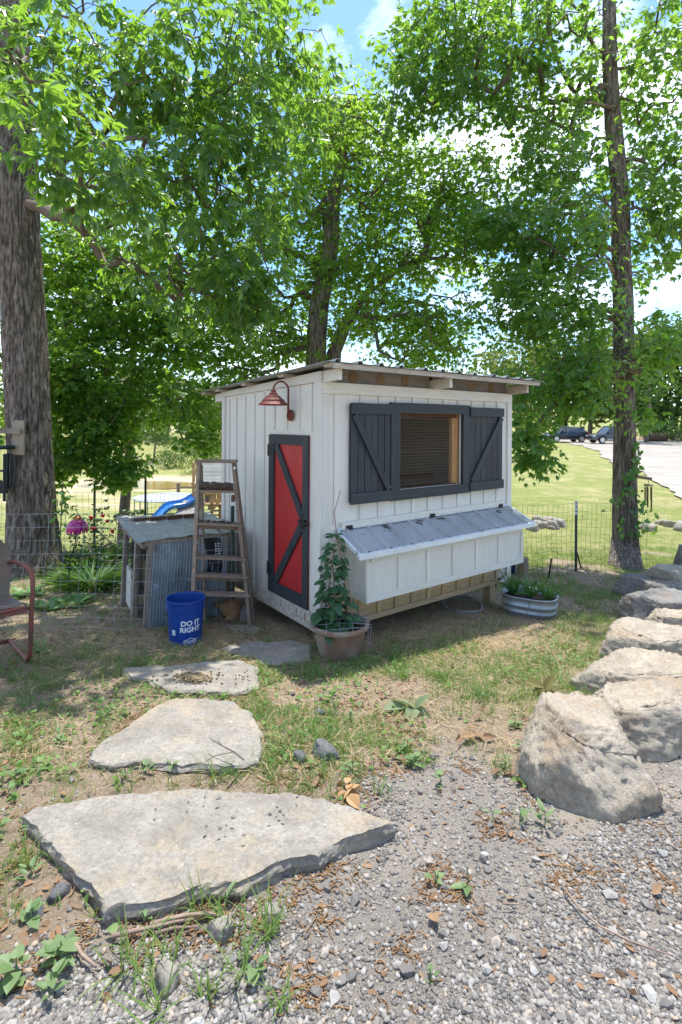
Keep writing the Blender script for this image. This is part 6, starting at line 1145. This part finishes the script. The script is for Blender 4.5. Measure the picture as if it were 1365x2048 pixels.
# ---- single fallen leaves, weeds, sticks
FALL = leafmat('fallen_leaf', (.33, .21, .12), (.22, .13, .075), (.35, .2, .09), .2, .7, .2); me_f = tpl_me('fallen_leaf', leaf_tpl(.5, .35, False, -.25), FALL)
X, Y, Zg = scatter(500, 1.5, 4.6, lambda X, Y: 1 - .6 * w_gravel(X, Y), 1.0)
for i in range(46):
    o = bpy.data.objects.new('fallen_leaf', me_f); COL.objects.link(o); s_ = random.uniform(.035, .07); o.location = (X[i], Y[i], Zg[i] + .012); o.rotation_euler = (random.uniform(-.4, .4), random.uniform(-.4, .4), random.uniform(0, 6.28)); o.scale = (s_, s_, s_); tag(o, 'curled brown fallen leaf lying on the dirt', 'leaf', 'fallen leaves on the dirt')
def leafpile(name, label, u, v, n, L_, mt, cat='leaf', lift=.03):
    p = gp(u, v); t = thing(name, label, cat, p); e = rng.normal(size=(n, 3)) * np.array([1, 1, .25]); B = np.array(p) + rng.normal(size=(n, 3)) * np.array([.035, .025, .004]) + np.array([0, 0, lift]); leaf_objs(tpl_me('leaf', leaf_tpl(.5, .4, False, .2), mt), t, B, e, np.array([[0, 0, 1.]]) + rng.normal(size=(n, 3)) * .5, rng.uniform(.7, 1.2, n) * L_)
leafpile('dead_leaf_cluster', 'crumpled tan dead leaves at the right tip of the largest slab', 690, 1592, 12, .07, leafmat('tan_leaf', (.5, .31, .15), (.38, .22, .1), (.4, .24, .1), .2, .8), lift=.016)
leafpile('broken_sprig', 'wilted pale green sprig of large leaves lying in the grass', 828, 1425, 6, .15, leafmat('wilted_leaf', (.25, .3, .17), (.2, .25, .13), (.3, .36, .12), .3, .6), 'sprig', .03)
leafpile('dead_leaf_cluster', 'curled dry brown leaves in the grass near the boulder', 935, 1478, 6, .1, FALL, lift=.03); leafpile('dead_leaf_cluster', 'reddish dead leaves beside the biggest boulder base', 1020, 1555, 5, .07, FALL, lift=.016); leafpile('dead_leaf_cluster', 'olive curled leaf standing left of the long boulder', 1085, 1395, 5, .11, leafmat('olive_leaf', (.16, .14, .04), (.24, .2, .08), (.3, .26, .05), .3, .6), lift=.04)
WEED = leafmat('weed_leaf', (.12, .2, .075), (.2, .28, .12), (.3, .42, .1), .35, .5, .3); me_w = tpl_me('weed_leaf', LEAF_A, WEED); me_w2 = tpl_me('weed_leaf_round', LEAF_H, WEED)
def weed(u, v, n, L_, label, rnd=False, up=.7, group='weeds growing in the gravel'):
    p = gp(u, v); t = thing('weed_plant', label, 'weed', p, 0, group); a = rng.uniform(0, 6.283, n); h = rng.random(n); B = np.stack([p.x + np.cos(a) * .01, p.y + np.sin(a) * .01, p.z + h * L_ * .9], 1); leaf_objs(me_w2 if rnd else me_w, t, B, np.stack([np.cos(a), np.sin(a), rng.uniform(.1, 1, n) * up], 1), np.stack([-np.cos(a) * .4, -np.sin(a) * .4, np.ones(n)], 1), rng.uniform(.45, 1.0, n) * L_, rng.uniform(.6, 1.)); MB().tube([p - Vector((0, 0, .01)), p + Vector((.004, 0, L_ * .5)), p + Vector((0, .004, L_ * .95))], .0022, 5).build('stem', WEED, t, world=True)
for i, (u, v, n, L_, rd, lab) in enumerate(((450, 1818, 7, .055, 0, 'weed sprouting at the front edge of the largest slab'), (290, 1832, 6, .045, 0, 'small weed left of the sticks by the largest slab'), (120, 1925, 13, .06, 1, 'biggest round leaved weed at the lower left'), (60, 1850, 8, .05, 1, 'round leaved weed beside the asphalt chunks'), (60, 1760, 7, .05, 0, 'broad weed by the left side of the largest slab'), (65, 1668, 7, .05, 0, 'weed at the far left corner of the largest slab'), (30, 1960, 9, .06, 1, 'leafy weed at the bottom left edge'), (100, 1985, 9, .05, 1, 'low weed near the bottom left corner'), (510, 1950, 8, .04, 1, 'bright round weed low in the gravel'), (480, 1905, 7, .045, 0, 'pointed weed in the gravel below the sticks'), (340, 1545, 9, .05, 1, 'dark green weed at the front of the middle stone'), (290, 1550, 8, .05, 0, 'weed left of centre below the middle stone'), (250, 1560, 7, .04, 0, 'weed near the left front of the middle stone'), (880, 1570, 6, .05, 1, 'flat round leaf weed in the gravel centre'), (830, 1530, 14, .05, 1, 'broad clump of round leaves where grass meets gravel'), (815, 1500, 8, .05, 1, 'round leaves just above the broad clump'), (705, 1545, 8, .055, 0, 'upright weed left of the round leaved clump'), (870, 1765, 4, .035, 1, 'tiny two leaved seedling in the gravel'), (935, 1772, 3, .06, 1, 'single round leaf seedling in the middle gravel'), (1040, 1640, 9, .055, 0, 'weed at the foot of the biggest boulder'), (1090, 1650, 8, .06, 0, 'pale weed right at the boulder foot'), (985, 1640, 4, .035, 1, 'small seedling left of the boulder weeds'), (1030, 1455, 14, .055, 1, 'leafy weed patch left of the boulder top'), (1045, 1500, 12, .05, 1, 'weed patch against the boulder side'), (1010, 1530, 10, .05, 0, 'weed patch below the boulder patch'), (860, 1960, 5, .03, 0, 'tiny sprout near the bottom of the gravel'), (560, 1500, 7, .05, 0, 'weed right of the middle stone'), (30, 1560, 10, .05, 1, 'weed patch at the left edge by the path'), (120, 1490, 10, .045, 1, 'weed patch left of the middle stone'), (80, 1420, 9, .05, 1, 'weed patch below the chair'), (220, 1420, 9, .045, 0, 'weed patch behind the middle stone'), (700, 1440, 9, .05, 0, 'weed in the centre grass'), (960, 1400, 10, .05, 0, 'weed in the grass right of centre'), (1100, 1330, 9, .06, 0, 'weed left of the pale boulders'), (1150, 1290, 10, .06, 0, 'weed in the grass by the squared boulder'))): weed(u, v, n, L_, lab, bool(rd))
def stick(label, pts, r_, side=None, lift=.012, name='stick'):
    P = [gp(u, v) + Vector((0, 0, lift)) for u, v in pts]; m = MB().tube(P, [r_ * (1 - .5 * i / max(1, len(P) - 1)) for i in range(len(P))], 7)
    for s_ in side or (): m.tube([gp(u, v) + Vector((0, 0, lift + z)) for u, v, z in s_], r_ * .6, 5)
    tag(m.build(name, STICK, smooth=True), label, 'stick')
stick('thick bent stick lying along the front of the largest slab', ((300, 1862), (335, 1850), (370, 1842), (410, 1838), (440, 1842)), .0085, lift=.016)
stick('pale straight stick just below the bent one', ((222, 1886), (270, 1874), (310, 1866), (350, 1856), (388, 1850)), .0075, lift=.018)
stick('thin stick right of the slab sticks', ((310, 1876), (350, 1864), (395, 1862)), .006)
stick('short broken stick in the gravel at lower left', ((142, 1888), (165, 1920), (192, 1942)), .007)
stick('long thin forked twig on the gravel at right', ((1130, 1785), (1160, 1825), (1200, 1860), (1260, 1890), (1320, 1912), (1348, 1920)), .004, (((1130, 1788, 0), (1122, 1766, .01)),))
stick('thin twig on the gravel beside the right boulders', ((1310, 1615), (1330, 1625), (1362, 1632)), .004); stick('short twig on the gravel centre', ((1005, 1815), (1030, 1816), (1052, 1818)), .003); stick('twig crossing the ground below the largest slab tip', ((700, 1640), (760, 1608), (790, 1590)), .004); stick('twig on the ground right of the middle stone', ((455, 1580), (470, 1560), (482, 1545)), .005); stick('pale twig left of the middle stone', ((235, 1580), (250, 1555), (258, 1530)), .004)
P = [gp(u, v, z) for u, v, z in ((488, 1520, .08), (468, 1504, .09), (445, 1492, .1), (420, 1477, .11))]; m = MB().tube(P, [.004, .0035, .003, .002], 6).tube([P[1], gp(430, 1512, .075), gp(408, 1525, .07)], .002, 5).tube([P[2], gp(437, 1480, .12)], .0015, 5); tag(m.build('twig', BARK3), 'dark branching twig lying on the middle stepping stone', 'twig')
